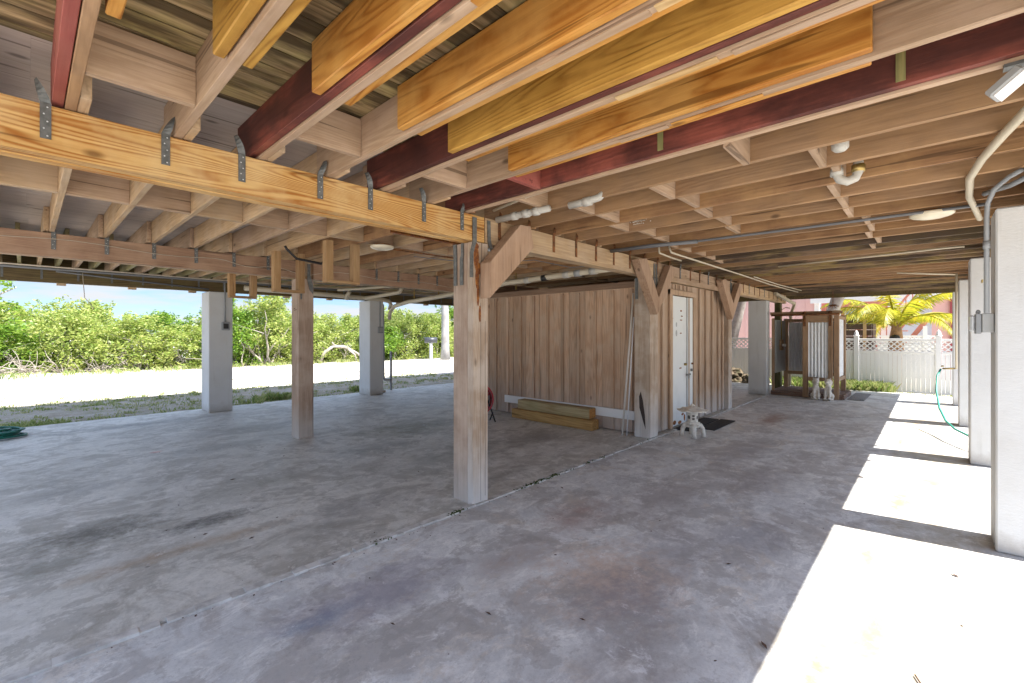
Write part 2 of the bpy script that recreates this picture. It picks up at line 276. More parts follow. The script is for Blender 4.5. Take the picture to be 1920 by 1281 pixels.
# ------------------------------------------------------------------ mesh helpers
class MB:
    def __init__(s): s.v = []; s.f = []; s.sm = []
    def add(s, vs, fs, smooth=False):
        k = len(s.v); s.v += [tuple(p) for p in vs]; s.f += [tuple(i + k for i in f) for f in fs]; s.sm += [smooth] * len(fs); return s
    def box(s, x0, x1, y0, y1, z0, z1):
        return s.add([(x, y, z) for x in (x0, x1) for y in (y0, y1) for z in (z0, z1)],
                     [(0, 1, 3, 2), (4, 6, 7, 5), (0, 4, 5, 1), (2, 3, 7, 6), (0, 2, 6, 4), (1, 5, 7, 3)])
    def bar(s, a, b, w_, t_, up=(0, 0, 1)):       # box from a to b; w_ across, t_ along up-ish
        a = Vector(a); b = Vector(b); d = (b - a).normalized(); u = Vector(up); sd_ = d.cross(u).normalized(); u = sd_.cross(d)
        vs = []
        for p in (a, b):
            for i in (-1, 1):
                for j in (-1, 1): vs.append(p + sd_ * i * w_ / 2 + u * j * t_ / 2)
        return s.add(vs, [(0, 1, 3, 2), (4, 6, 7, 5), (0, 4, 5, 1), (2, 3, 7, 6), (0, 2, 6, 4), (1, 5, 7, 3)])
    def tube(s, pts, r, n=8, caps=True):
        pts = [Vector(p) for p in pts]; rs = r if isinstance(r, (list, tuple)) else [r] * len(pts)
        vs = []; fs = []; pu = None
        for i, p in enumerate(pts):
            d = (pts[min(i + 1, len(pts) - 1)] - pts[max(i - 1, 0)]).normalized()
            u = pu if pu is not None else (Vector((0, 0, 1)) if abs(d.z) < .9 else Vector((1, 0, 0)))
            x = d.cross(u).normalized(); u = x.cross(d).normalized(); pu = u
            for k in range(n):
                a = 2 * math.pi * k / n; vs.append(p + (x * math.cos(a) + u * math.sin(a)) * rs[i])
        for i in range(len(pts) - 1):
            for k in range(n):
                a = i * n + k; b = i * n + (k + 1) % n; fs.append((a, b, b + n, a + n))
        if caps: fs.append(tuple(range(n - 1, -1, -1))); fs.append(tuple(range((len(pts) - 1) * n, len(pts) * n)))
        return s.add(vs, fs, True)
    def lathe(s, c, prof, n=24, sq=0):
        vs = []; fs = []
        for (r, z) in prof:
            for k in range(n):
                a = 2 * math.pi * k / n; vs.append((c[0] + r * math.cos(a), c[1] + r * math.sin(a), c[2] + z))
        for i in range(len(prof) - 1):
            for k in range(n):
                a = i * n + k; b = i * n + (k + 1) % n; fs.append((a, b, b + n, a + n))
        fs.append(tuple(range(n - 1, -1, -1))); fs.append(tuple(range((len(prof) - 1) * n, len(prof) * n)))
        return s.add(vs, fs, n > 8)
    def ball(s, c, r, seg=12, rot=0):
        c = Vector(c); vs = []; fs = []; rg = seg // 2
        Rz = Matrix.Rotation(rot, 3, 'Z')
        for i in range(rg + 1):
            th = math.pi * i / rg
            for k in range(seg):
                a = 2 * math.pi * k / seg
                vs.append(c + Rz @ Vector((r[0] * math.sin(th) * math.cos(a), r[1] * math.sin(th) * math.sin(a), r[2] * math.cos(th))))
        for i in range(rg):
            for k in range(seg):
                a = i * seg + k; b = i * seg + (k + 1) % seg; fs.append((a, a + seg, b + seg, b))
        return s.add(vs, fs, True)
    def build(s, name, m, parent=None, loc=None, bevel=0, **kw):
        o0 = Vector(parent.location) if parent is not None else Vector(loc if loc is not None else (0, 0, 0))
        if parent is not None and parent.parent is not None: o0 = Vector(parent.location) + Vector(parent.parent.location)
        me = bpy.data.meshes.new(name); me.from_pydata([tuple(Vector(p) - o0) for p in s.v], [], s.f)
        me.polygons.foreach_set('use_smooth', s.sm); me.update(); me.validate()
        if bevel:
            bm = bmesh.new(); bm.from_mesh(me); bmesh.ops.recalc_face_normals(bm, faces=bm.faces)
            bmesh.ops.bevel(bm, geom=[e for e in bm.edges if len(e.link_faces) == 2], offset=bevel, segments=1, profile=.5, affect='EDGES'); bm.to_mesh(me); bm.free()
        else:
            bm = bmesh.new(); bm.from_mesh(me); bmesh.ops.recalc_face_normals(bm, faces=bm.faces); bm.to_mesh(me); bm.free()
        me.materials.append(m); o = bpy.data.objects.new(name, me); C.objects.link(o)
        if parent is not None: o.parent = parent
        else: o.location = o0
        for a, b in kw.items(): o[a] = b
        return o
def thing(name, loc, label, cat, group=None):
    o = bpy.data.objects.new(name, None); C.objects.link(o); o.location = loc; o.empty_display_size = .1
    o['label'] = label; o['category'] = cat
    if group: o['group'] = group
    return o
def one(mb, name, m, loc, label, cat, group=None, bevel=0):
    o = mb.build(name, m, None, loc, bevel); o['label'] = label; o['category'] = cat
    if group: o['group'] = group
    return o
def struct(mb, name, m, loc=(0, 0, 0)):
    o = mb.build(name, m, None, loc); o['kind'] = 'structure'; return o
def sheet(x0, x1, y0, y1, z, n=1): return MB().add([(x0, y0, z), (x1, y0, z), (x1, y1, z), (x0, y1, z)], [(0, 1, 2, 3)])
def ord_(n):
    return ['', 'first', 'second', 'third', 'fourth', 'fifth', 'sixth', 'seventh', 'eighth', 'ninth', 'tenth', 'eleventh', 'twelfth', 'thirteenth', 'fourteenth', 'fifteenth',
            'sixteenth', 'seventeenth', 'eighteenth', 'nineteenth', 'twentieth', 'twenty-first', 'twenty-second', 'twenty-third', 'twenty-fourth', 'twenty-fifth', 'twenty-sixth',
            'twenty-seventh', 'twenty-eighth', 'twenty-ninth', 'thirtieth', 'thirty-first', 'thirty-second', 'thirty-third', 'thirty-fourth', 'thirty-fifth', 'thirty-sixth'][n]
rnd = random.Random(11)

# ------------------------------------------------------------------ ground
struct(sheet(-300, 400, -300, 500, -.09), 'ground', M['ground'])
vg = G((lambda q_: q_[1])(VG := newmat('verge_soil'))); tcv = vg.n('ShaderNodeTexCoord'); vv = tcv.outputs['Object']
cv = vg.mix(vg.ramp(vg.noise(vv, 1.1, 8, .7), .42, .6), (.38, .345, .285), (.27, .235, .175)); cv = vg.mix(vg.math('MULTIPLY', vg.ramp(vg.noise(vv, 2.3, 8, .75), .5, .62), .55), cv, (.20, .21, .09))
cv = vg.mix(vg.math('MULTIPLY', vg.ramp(vg.noise(vv, 30, 6, .8), .5, .65), .5), cv, (.52, .48, .42)); vg.l(cv, VG[2].inputs['Base Color']); VG[2].inputs['Roughness'].default_value = .95
vg.bump(vg.noise(vv, 26, 7, .8), .9, .03, VG[2])
v_ = MB(); xs_ = [-12 + i * .5 for i in range(66)]
v_.add([(x_, 9.0, -.084) for x_ in xs_] + [(x_, 13.7 - .07 * max(0, x_) + .35 * noise.noise(Vector((x_ * .9, 0, 0))) + .15 * noise.noise(Vector((x_ * 3, 5, 0))), -.084) for x_ in xs_], [(i, i + 1, 66 + i + 1, 66 + i) for i in range(65)])
struct(v_, 'verge', VG[0])
rd = MB()
rd.add([(-60, 17.5, -.082), (80, 15.5, -.082), (80, 19.6, -.082), (18, 20.9, -.082), (5, 22.0, -.082), (-1, 23.6, -.082), (-60, 26, -.082)], [(0, 1, 2, 3, 4, 5, 6)])
struct(rd, 'road', M['road'])
struct(MB().box(-1.3, 13.9, 2.735, 9.9, -.25, 0), 'garage_slab', M['slabL'])
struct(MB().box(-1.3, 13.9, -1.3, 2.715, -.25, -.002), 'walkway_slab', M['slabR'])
jm = MB()   # ragged chipped lip along the joint
x = -1.25
while x < 13.8:
    l_ = rnd.uniform(.05, .16); jm.box(x, x + l_, 2.702 - rnd.uniform(0, .012), 2.748 + rnd.uniform(0, .014), -.05, rnd.uniform(.006, .014)); x += l_ + (rnd.uniform(.02, .12) if rnd.random() < .12 else 0.001)
struct(jm, 'slab_joint', plain('joint_mortar', (.66, .64, .60), .9, 0, .3, 9, .6, col2=(.42, .40, .37), thr=(.4, .6)))
ms = MB()
for (x0, x1, dens) in ((3.05, 3.75, 260), (4.0, 4.6, 60), (2.2, 2.36, 70), (5.0, 5.5, 40), (1.55, 1.7, 40)):
    for i in range(dens):
        xx = rnd.gauss((x0 + x1) / 2, (x1 - x0) / 4); yy = 2.715 + rnd.gauss(0, .012); q = rnd.uniform(.004, .011)
        ms.ball((xx, yy, .006), (q, q, q * .8), 6)
o = ms.build('moss', M['moss'], None, (3.2, 2.7, 0)); o['kind'] = 'stuff'; o['label'] = 'green moss growing in the floor joint'

# ------------------------------------------------------------------ grass
gm = MB(); gr = random.Random(5)
def tuft(cx, cy, rad, n, hgt, gz=-.09):
    for i in range(n):
        a = gr.uniform(0, 6.28); d = rad * math.sqrt(gr.random()); bx_, by_ = cx + d * math.cos(a), cy + d * math.sin(a)
        t = gr.uniform(0, 6.28); h = hgt * gr.uniform(.4, 1.1); wd = .006 + .004 * gr.random(); le = h * gr.uniform(.2, .8)
        dx, dy = math.cos(t), math.sin(t)
        gm.add([(bx_ - dy * wd, by_ + dx * wd, gz), (bx_ + dy * wd, by_ - dx * wd, gz), (bx_ + dx * le * .4 + dy * wd * .6, by_ + dy * le * .4 - dx * wd * .6, gz + h * .7), (bx_ + dx * le, by_ + dy * le, gz + h)],
               [(0, 1, 2), (0, 2, 3)])
for i in range(1500):
    x_ = gr.uniform(-1.5, 11); y_ = gr.uniform(9.95, 13.8)
    nn = noise.noise(Vector((x_ * .55, y_ * .8, 3)))
    edge = 1.1 * max(0, 1 - (y_ - 9.95) / 1.3) if x_ < 6 else 0
    if nn + edge * .5 + (.10 if x_ < 3.5 else -.12) < -.16 + gr.uniform(-.1, .15): continue
    tuft(x_, y_, gr.uniform(.04, .16), int(gr.uniform(8, 22)), gr.uniform(.02, .075))
for i in range(70):
    tuft(gr.uniform(-1, .4), gr.uniform(9.95, 10.5), .12, 26, .12)
for i in range(40):
    tuft(gr.uniform(-2, 9), gr.uniform(14, 16.5), gr.uniform(.08, .2), 12, .05)
for (cx, cy, k) in ((3.9, 10.7, 16), (5.9, 10.9, 8), (2.9, 10.2, 8)):
    for i in range(k): tuft(cx + gr.gauss(0, .22), cy + gr.gauss(0, .16), .09, 30, .17)
for i in range(130): tuft(gr.uniform(13.95, 14.6), gr.uniform(.75, 3.2), .12, 26, .30)
for i in range(26): tuft(gr.uniform(14.0, 14.6), gr.uniform(-.5, .9), .08, 14, .08)
for i in range(240): tuft(gr.uniform(-2, 24), 21.6 + gr.uniform(-.3, 1.0) + max(0, (6 - 0) * 0), .25, 10, .22)
o = gm.build('grass', M['grass'], None, (0, 11, -.09)); o['kind'] = 'stuff'; o['label'] = 'patchy green grass growing on the gravel'
# loose stones in the gravel
st = MB()
for i in range(1500):
    x_ = gr.uniform(-1.2, 10); y_ = gr.uniform(9.95, 15.5); q = gr.uniform(.008, .03)
    st.ball((x_, y_, -.088), (q, q * gr.uniform(.6, 1), q * .6), 5, gr.random() * 3)
o = st.build('gravel', plain('loose_stones', (.5, .46, .40), .9, 0, .3, 5, col2=(.30, .27, .23)), None, (4, 12, -.09)); o['kind'] = 'stuff'; o['label'] = 'loose pale stones scattered over the ground'

# ------------------------------------------------------------------ house above
H = thing('stilt_house', (5, 4, 2.6), 'raised house whose wooden floor underside forms the ceiling of the open garage', 'house')
dk = MB(); y = -.84
while y < 2.6:
    dk.box(-1.0, 13.95, y, min(y + .137, 2.64), 2.592, 2.625); y += .143
dk.build('deck_boards', W['deck'], H)
dk2 = MB().box(-1.0, 13.95, -.84, 2.64, 2.6255, 2.63); dk2.box(-1.0, 13.95, 2.64, 9.95, 2.621, 2.626); dk2.build('subfloor', M['brownp'], H)
ply = MB(); y = 2.645
while y < 9.95:
    x = -1.0 - rnd.uniform(0, 1.5)
    while x < 13.9: ply.box(max(x, -1.0), min(x + 2.43, 13.95), y, min(y + .597, 9.95), 2.594, 2.62); x += 2.4305
    y += .60
PLY = wood('grey_plywood', 'x', (.60, .525, .46), (.40, .32, .26), .25, (.50, .42, .36), .5, 5, .8, .1, grain=.45)
ply.build('plywood_floor', PLY, H)
MB().box(-1.0, 13.95, -.9, -.855, 2.15, 2.60).build('rim_board', W['rim'], H)
MB().box(-1.0, 13.95, 9.96, 10.0, 2.38, 2.7).build('rim_board', W['rim'], H)
MB().box(13.955, 13.995, -.85, 9.95, 2.30, 2.7).build('rim_board', W['rim'], H)
MB().box(-.95, 13.9, -.3, 9.9, 2.64, 4.95).build('wall', M['pink'], H)
rf = MB(); rf.add([(-1.2, -1.0, 4.96), (14.1, -1.0, 4.96), (14.1, 10.15, 4.96), (-1.2, 10.15, 4.96), (2, 3.5, 6.3), (11, 3.5, 6.3), (11, 6, 6.3), (2, 6, 6.3)],
                  [(0, 3, 2, 1), (0, 1, 5, 4), (1, 2, 6, 5), (2, 3, 7, 6), (3, 0, 4, 7), (4, 5, 6, 7)]); rf.build('roof', M['roof'], H)

# ------------------------------------------------------------------ joists
XA = lambda k: .115 + .381 * (k - 1)
JT = .036; JB = 2.368; JTOP = 2.59
def jwood(k, zone):
    q = random.Random(k * 7 + zone)
    if zone == 0:
        if k in (2, 4, 6): return W['tany']
        if k >= 17: return q.choice([W['stained'], W['stained'], W['stained'], W['dull'], W['stained'], W['brown']])
        return q.choice([W['brown'], W['brown'], W['dull'], W['dull'], W['dull'] if k < 12 else W['brown']])
    return q.choice([W['greyy'], W['greyy'], W['tany'], W['brown'] if zone == 1 else W['greyy']])
GA = 'floor joists over the walkway'; GB = 'floor joists between the two timber beams'; GC = 'floor joists towards the road'
lab = {1: 'pale joist with red painted board on its side, leftmost over the orange beam', 2: 'pale tan joist carrying a short orange board, second from the left over the orange beam',
       3: 'joist with red side and blunt orange board, third from the left over the orange beam', 4: 'pale joist with long bright orange board along both sides, over the orange beam',
       5: 'joist with dark red end and long olive orange board above the orange beam', 6: 'pale joist with knotty orange board that ends short of the top right corner',
       7: 'long dark red painted joist with pale underside running to the top right corner'}
for k in range(1, 37):
    x = XA(k)
    t = thing('floor_joist', (x, -.84, JB), lab.get(k) or 'weathered brown joist crossing above the grey beam, %s after the long red joist' % (ord_(k - 7)), 'joist', GA)
    zb = JB + rnd.uniform(-.002, .003)
    # centre board
    xc0 = x
    if k == 5 or k == 3: W_ = W['tany']
    elif k == 7: W_ = W['tany']
    else: W_ = jwood(k, 0)
    y1 = 2.86 + rnd.uniform(0, .12)
    MB().box(x, x + JT, -.85, y1, zb, JTOP).build('board', W_, t, bevel=.002)
    if k in (1, 3, 5, 7):       # red painted board on the left side
        MB().box(x - JT - .004, x - .003, -.85 if k == 7 else (.2 if k != 1 else -.6), 2.80 + .05 * (k % 4), zb + .012, JTOP - .002).build('red_board', W['rust_red'] if k == 1 else W['red'], t, bevel=.002)
    def block(xa, xb, yy, m=None, dz=0):
        MB().box(xa, xb, yy, yy + .036, JB + .004 + dz, JTOP - .012).build('block', m or W['tanx'], t, bevel=.0015)
    r_ = XA(k) + JT + .001; n_ = XA(k + 1) - (.0405 if k + 1 in (3, 5, 7) else .001)
    if k == 1: block(r_, n_, 2.30)
    if k == 3: block(r_, n_, 2.30)
    if k == 5: block(r_, n_, 2.29)
    if k == 6: block(r_, n_, 1.93, W['rust_red'])
    if k == 7: block(r_, n_, 2.2)
    if 8 <= k <= 17: block(r_, n_, 2.02 + rnd.uniform(-.03, .1))
    if 8 <= k <= 12: block(r_, n_, (.74 if k == 7 else 1.34) + rnd.uniform(-.04, .04), dz=rnd.choice((0, -.01)))
    if 8 <= k <= 17: block(r_, n_, .42 + rnd.uniform(-.03, .06), dz=-.006)
    if k == 7: block(r_, n_, .75, W['tanx'], -.02)
for (k, xo, y0, y1, mt) in ((1, .05, 0.6, 1.85, 'orange'), (2, -.045, -.3, 1.87, 'olive'), (2, .038, -.3, 1.84, 'olive'), (3, -.085, -.85, 1.85, 'orange'), (3, .038, -.85, 1.83, 'orange'),
                            (4, -.045, -.85, 1.88, 'orange'), (4, .038, -.85, 1.85, 'orange'), (5, -.085, -.85, 1.92, 'olive'), (5, .038, -.85, 1.93, 'orange'),
                            (6, -.045, .15, 1.87, 'orange'), (6, .038, .16, 1.90, 'orange')):
    t = [o_ for o_ in C.objects if o_.name.split('.')[0] == 'floor_joist' and abs(o_.location.x - XA(k)) < .01 and abs(o_.location.y + .84) < .01][0]
    x = XA(k) + xo
    z0 = JB + (.012 if xo < 0 else .006)
    if k == 2 and xo < 0: z0 = JB + .02
    MB().box(x, x + .038, y0, y1, z0, JTOP - .004).build('orange_board', W[mt], t, bevel=.004)
# patched strips under the sistered joists
for (k, segs) in {3: ((.55, .98, 'orange'), (-.2, .3, 'tany')), 4: ((.62, 1.05, 'tany'), (.2, .6, 'yellowy'), (-.5, .18, 'tany')), 5: ((.55, .95, 'yellowy'), (-.2, .5, 'tany')), 6: ((.9, 1.15, 'tany'), (.5, .88, 'orange'))}.items():
    t = [o_ for o_ in C.objects if o_.name.split('.')[0] == 'floor_joist' and abs(o_.location.x - XA(k)) < .01][0]
    for (a, b, mt) in segs: MB().box(XA(k) + .001, XA(k) + .034, a, b, JB - .006, JB - .002).build('splice_strip', W[mt], t)
t7 = [o_ for o_ in C.objects if o_.name.split('.')[0] == 'floor_joist' and abs(o_.location.x - XA(7)) < .01][0]
YP = wood('lichen_board', 'z', (.50, .42, .17), (.22, .2, .08), .6, (.3, .3, .12), .7, 12)
MB().box(XA(7) - .0475, XA(7) - .041, .075, .105, JB + .03, JTOP - .03).build('patch', YP, t7)
MB().box(XA(7) - .0475, XA(7) - .041, 1.07, 1.10, JB + .03, JTOP - .03).build('patch', YP, t7)
t11 = [o_ for o_ in C.objects if o_.name.split('.')[0] == 'floor_joist' and abs(o_.location.x - XA(11)) < .01][0]
nb_ = MB()
for i in range(46): nb_.ball((XA(11) - .002, 2.02 + rnd.gauss(0, .05), JB + .06 + abs(rnd.gauss(0, .02)) + (.02 if i % 3 else 0)), (.005, .006, .006), 6)
nb_.build('mud_nest', M['stone'], t11)
for k in range(0, 27):
    x = XA(k) + .038
    t = thing('floor_joist', (x, 2.6, JB), 'pale brown joist between the orange beam and the middle beam, %s from the left edge' % ord_(k + 1), 'joist', GB)
    y0 = 2.60 - rnd.uniform(0, .06) if k < 7 else 2.70
    MB().box(x, x + JT, y0, 6.36, JB + rnd.uniform(-.001, .003), JTOP).build('board', jwood(k, 1), t, bevel=.002)
    MB().box(x + JT + .001, XA(k + 1) + .037, 4.42 + rnd.uniform(-.02, .03), 4.47, JB + .005, JTOP - .01).build('block', W['tanx'] if k % 3 else W['greyx'], t, bevel=.0015)
for k in range(0, 27):
    x = XA(k) - .001
    t = thing('floor_joist', (x, 6.2, JB), 'weathered joist behind the middle beam, %s from the left edge, running towards the road' % ord_(k + 1), 'joist', GC)
    MB().box(x, x + JT, 6.1, 9.93, JB + rnd.uniform(-.001, .003), JTOP).build('board', jwood(k, 2), t, bevel=.002)
    MB().box(x + .19, x + .19 + JT, 7.2, 9.93, JB + .01, JTOP).build('green_board', W['green'], t, bevel=.002)

# ------------------------------------------------------------------ beams and straps
def strap(t, x, yf, z0=2.21, z1=2.365, top=2.455, m='galv', lean=-.03, wd=.034):
    """flat twisted tie: nailed leg on the beam face, bent leg up the joist side"""
    b = MB(); y_ = yf - .004
    b.box(x, x + wd, y_ - .002, y_ + .002, z0, z1)
    n = 5
    for i in range(n):      # twisting upper leg
        f0, f1 = i / n, (i + 1) / n
        za, zb = z1 + (top - z1) * f0, z1 + (top - z1) * f1
        a0, a1 = f0 * 1.4, f1 * 1.4
        ca, cb = Vector((x + wd / 2 + lean * f0, y_ - .012 * math.sin(f0 * 3.1), za)), Vector((x + wd / 2 + lean * f1, y_ - .012 * math.sin(f1 * 3.1), zb))
        da, db = Vector((math.cos(a0), -math.sin(a0), 0)) * wd / 2, Vector((math.cos(a1), -math.sin(a1), 0)) * wd / 2
        e = Vector((0, .002, 0)); b.add([ca - da, ca + da, cb + db, cb - db, ca - da + e, ca + da + e, cb + db + e, cb - db + e], [(0, 1, 2, 3), (7, 6, 5, 4), (0, 3, 7, 4), (1, 5, 6, 2)])
    o = b.build('strap', M[m], t)
    nl = MB()
    for i in range(5): nl.ball((x + wd * (.35 if i % 2 else .65), y_ - .003, z0 + .012 + i * (z1 - z0) * .2), (.0035, .002, .0035), 6)
    nl.build('nail', M['tin'] if m == 'galv' else M['rustx'], o)
    return o
ob = thing('orange_beam', (-.9, 2.8, 2.15), 'new orange yellow timber beam with steel ties, from the left edge to the centre post', 'beam')
MB().box(-.9, 2.595, 2.722, 2.80, 2.152, 2.36).build('front_board', W['yellow'], ob, bevel=.003)
MB().box(-.9, 2.56, 2.803, 2.87, 2.148, 2.362).build('back_board', W['yellow'], ob, bevel=.003)
for x, m in ((.05, -1), (.455, 0), (.785, 1), (1.21, 0), (1.545, 1), (1.975, 1), (2.34, 0)): strap(ob, x - .01, 2.722, lean=-.03 if m else .03, z0=2.215)
wb = thing('weathered_beam', (2.62, 2.8, 2.15), 'long weathered grey brown timber beam running from the centre post past the shed', 'beam')
MB().box(2.605, 5.72, 2.722, 2.80, 2.15, 2.362).build('board', W['greyx'], wb, bevel=.003)
MB().box(5.724, 9.4, 2.724, 2.80, 2.155, 2.36).build('board', W['tanx'], wb, bevel=.003)
MB().box(9.404, 13.2, 2.722, 2.80, 2.15, 2.362).build('board', W['greyx'], wb, bevel=.003)
MB().box(2.605, 13.2, 2.803, 2.87, 2.152, 2.36).build('back_board', W['greyx'], wb, bevel=.003)
MB().box(5.9, 8.55, 2.70, 2.719, 2.13, 2.20).build('ledger', W['tanx'], wb, bevel=.002)
for k in range(8, 36): strap(wb, XA(k) - .03, 2.722, z0=2.195, m='rusty' if k < 16 else ('rusty' if k % 3 else 'galv'), lean=.02)
mb = thing('middle_beam', (-.8, 6.2, 2.13), 'brown timber beam with a cream cable stapled along it, behind the orange beam', 'beam')
MB().box(-.8, 2.45, 6.15, 6.225, 2.13, 2.355).build('board', W['brown'] if 0 else wood('brown_beam_wood', 'x', (.40, .25, .165), (.26, .15, .09), .4, (.44, .3, .2), .4), mb, bevel=.003)
MB().box(2.66, 7.5, 6.15, 6.225, 2.13, 2.355).build('board', wood('brown_beam_wood_two', 'x', (.42, .26, .17), (.27, .15, .09), .4, (.46, .32, .22), .4), mb, bevel=.003)
MB().box(-.8, 7.5, 6.228, 6.30, 2.132, 2.352).build('back_board', W['greyx'], mb, bevel=.003)
for k in range(1, 17): strap(mb, XA(k) + .05, 6.15, z0=2.20, lean=.0, top=2.43)
cb = MB(); pts = []
for i in range(60):
    x = -.7 + i * .11; z = 2.30 - .018 * math.sin(i * .5) - (x + .7) * .016
    if 1.5 < x < 2.9: z -= .06 * math.sin((x - 1.5) / 1.4 * math.pi * 2) ** 2
    pts.append((x, 6.14 - .004 * math.sin(i), z))
cb.tube(pts, .0035, 5); cb.build('cable', M['cable'], mb)
fb = thing('road_side_beam', (-.9, 9.4, 2.14), 'dark stained timber beam resting on the white columns on the road side', 'beam')
MB().box(-.9, 9.0, 9.40, 9.52, 2.14, 2.35).build('board', W['rim'], fb, bevel=.003)
MB().box(9.004, 13.5, 9.40, 9.52, 2.14, 2.35).build('board', W['rim'], fb, bevel=.003)
for k in range(0, 30): MB().box(XA(k) + .03, XA(k) + .055, 9.394, 9.399, 2.18, 2.352).build('strap', M['galv'], fb)
for x in (.31, 1.12, 1.93, 3.5, 4.38, 6.1, 6.9): MB().box(x, x + .10, 9.41, 9.50, 2.105, 2.139).build('block', W['greyx'], fb)
rb = thing('eave_beam', (-.5, -.55, 2.2), 'timber beam resting on the white columns along the sunny side', 'beam')
MB().box(-.5, 13.8, -.62, -.50, 2.203, 2.362).build('board', W['greyx'], rb, bevel=.003)
for x in (5.72, 6.5, 7.4, 8.3, 9.2, 10.1, 11.0): MB().box(x, x + .06, -.892, -.86, 2.085, 2.149).build('block', W['greyx'], rb)

# ------------------------------------------------------------------ conduits and cables hung under the joists
def pipe(name, pts, r, m, label, cat='pipe', group=None, n=10): return one(MB().tube(pts, r, n), name, M[m], pts[0], label, cat, group)
pipe('cream_cable', [(-.6, 9.2, 2.352), (1, 9.2, 2.345), (2.3, 9.2, 2.335), (4, 9.2, 2.34), (8, 9.2, 2.35)], .011, 'cable', 'cream plastic pipe running along the top of the road side beam')
pipe('grey_conduit', [(-.6, 9.27, 2.325), (2.4, 9.27, 2.318), (9, 9.27, 2.325)], .018, 'dconduit', 'dark grey conduit strapped along the face of the road side beam', 'conduit')
pipe('sagging_conduit', [(.3, 9.34, 2.30), (1.0, 9.34, 2.25), (2.2, 9.34, 2.175)], .013, 'dconduit', 'thin conduit sagging down the road side beam to the first column', 'conduit')
pipe('dangling_wire', [(.58, 9.3, 2.3), (.59, 9.28, 2.1), (.60, 9.27, 1.93), (.66, 9.25, 1.84), (.70, 9.25, 1.76)], .005, 'cable', 'thin bent wire dangling from the road side beam against the sky', 'wire')
pipe('ceiling_conduit', [(4.62, 2.70, 2.345), (4.66, 1.9, 2.34), (4.72, .9, 2.34), (4.74, .15, 2.34), (4.76, -.3, 2.34)], .012, 'dconduit', 'grey conduit crossing under the brown joists to the nearest right column', 'conduit')
pipe('ceiling_conduit', [(4.57, 2.7, 2.342), (4.58, 2.2, 2.34), (4.66, 1.75, 2.335)], .02, 'dconduit', 'short dark conduit under the joists near the weathered beam', 'conduit')
pipe('cream_water_pipe', [(5.05, 2.22, 2.40), (5.06, 2.2, 2.33), (6.2, 2.2, 2.325), (8.1, 2.26, 2.345), (9.6, 2.24, 2.32), (11.9, 2.22, 2.33)], .011, 'pvc', 'long thin cream water pipe hung under the joists beside the shed')
pipe('cream_water_pipe', [(8.3, 2.18, 2.345), (9.8, 2.15, 2.33), (11.6, 2.1, 2.34)], .009, 'pvc', 'second thin cream pipe beside the long one near the far end')
pipe('cream_water_pipe', [(4.96, 2.30, 2.39), (4.97, 2.3, 2.325), (5.3, 2.31, 2.315), (5.66, 2.33, 2.32)], .010, 'pvc', 'short bent cream pipe above the first pair of braces')
pipe('curved_cream_pipe', [(2.5, -.36, 2.345), (2.92, -.29, 2.345), (3.17, -.25, 2.345), (3.53, -.2, 2.345), (3.92, -.17, 2.345), (4.45, -.19, 2.345), (4.9, -.24, 2.345), (5.36, -.29, 2.345)], .020, 'pvc', 'thick curved cream pipe clipped under the joists at the right edge')
pipe('tan_pipe', [(2.60, 2.62, 2.40), (2.50, 2.14, 2.405), (2.47, .95, 2.405), (2.47, .32, 2.40)], .011, 'pvc', 'thin tan water pipe running beside the long red joist')
dp = thing('drain_pipe', (2.7, 2.5, 2.38), 'white plastic drain pipe with couplings between the joists by the centre post', 'pipe')
MB().tube([(2.68, 2.66, 2.345), (2.725, 2.14, 2.355)], .026, 12).build('pipe', M['pvcw'], dp)
for a in (2.5, 2.38, 2.28): MB().tube([(2.69 + (2.5 - a) * .05, a, 2.347), (2.695 + (2.5 - a) * .05, a - .05, 2.348)], .033, 12).build('coupling', M['pvcw'], dp)
dp = thing('drain_pipe', (2.9, 1.9, 2.38), 'short white drain elbow poking below the second brown joist', 'pipe')
MB().tube([(2.76, 1.98, 2.35), (2.77, 1.84, 2.355), (2.79, 1.74, 2.37), (2.82, 1.70, 2.42)], .026, 12).build('pipe', M['pvcw'], dp)
MB().tube([(2.77, 1.86, 2.353), (2.775, 1.80, 2.356)], .033, 12).build('coupling', M['pvcw'], dp)
dp = thing('trap_pipe', (3.35, .35, 2.3), 'white u shaped drain trap hanging between the brown joists', 'pipe')
MB().tube([(3.33, .42, 2.48), (3.33, .42, 2.36), (3.335, .405, 2.325), (3.35, .37, 2.31), (3.365, .335, 2.325), (3.37, .32, 2.36), (3.37, .32, 2.48)], .026, 12).build('pipe', M['pvcw'], dp)
MB().tube([(3.33, .42, 2.39), (3.33, .42, 2.35)], .034, 12).build('coupling', M['pvcw'], dp)
MB().tube([(3.37, .32, 2.40), (3.37, .32, 2.36)], .034, 12).build('coupling', M['brass'], dp)
one(MB().tube([(2.97, .36, 2.48), (2.97, .36, 2.39), (2.97, .36, 2.375)], [.04, .04, .025], 16), 'capped_drain', M['pvcw'], (2.97, .36, 2.38), 'round white pipe cap between two brown joists above the trap', 'pipe cap')
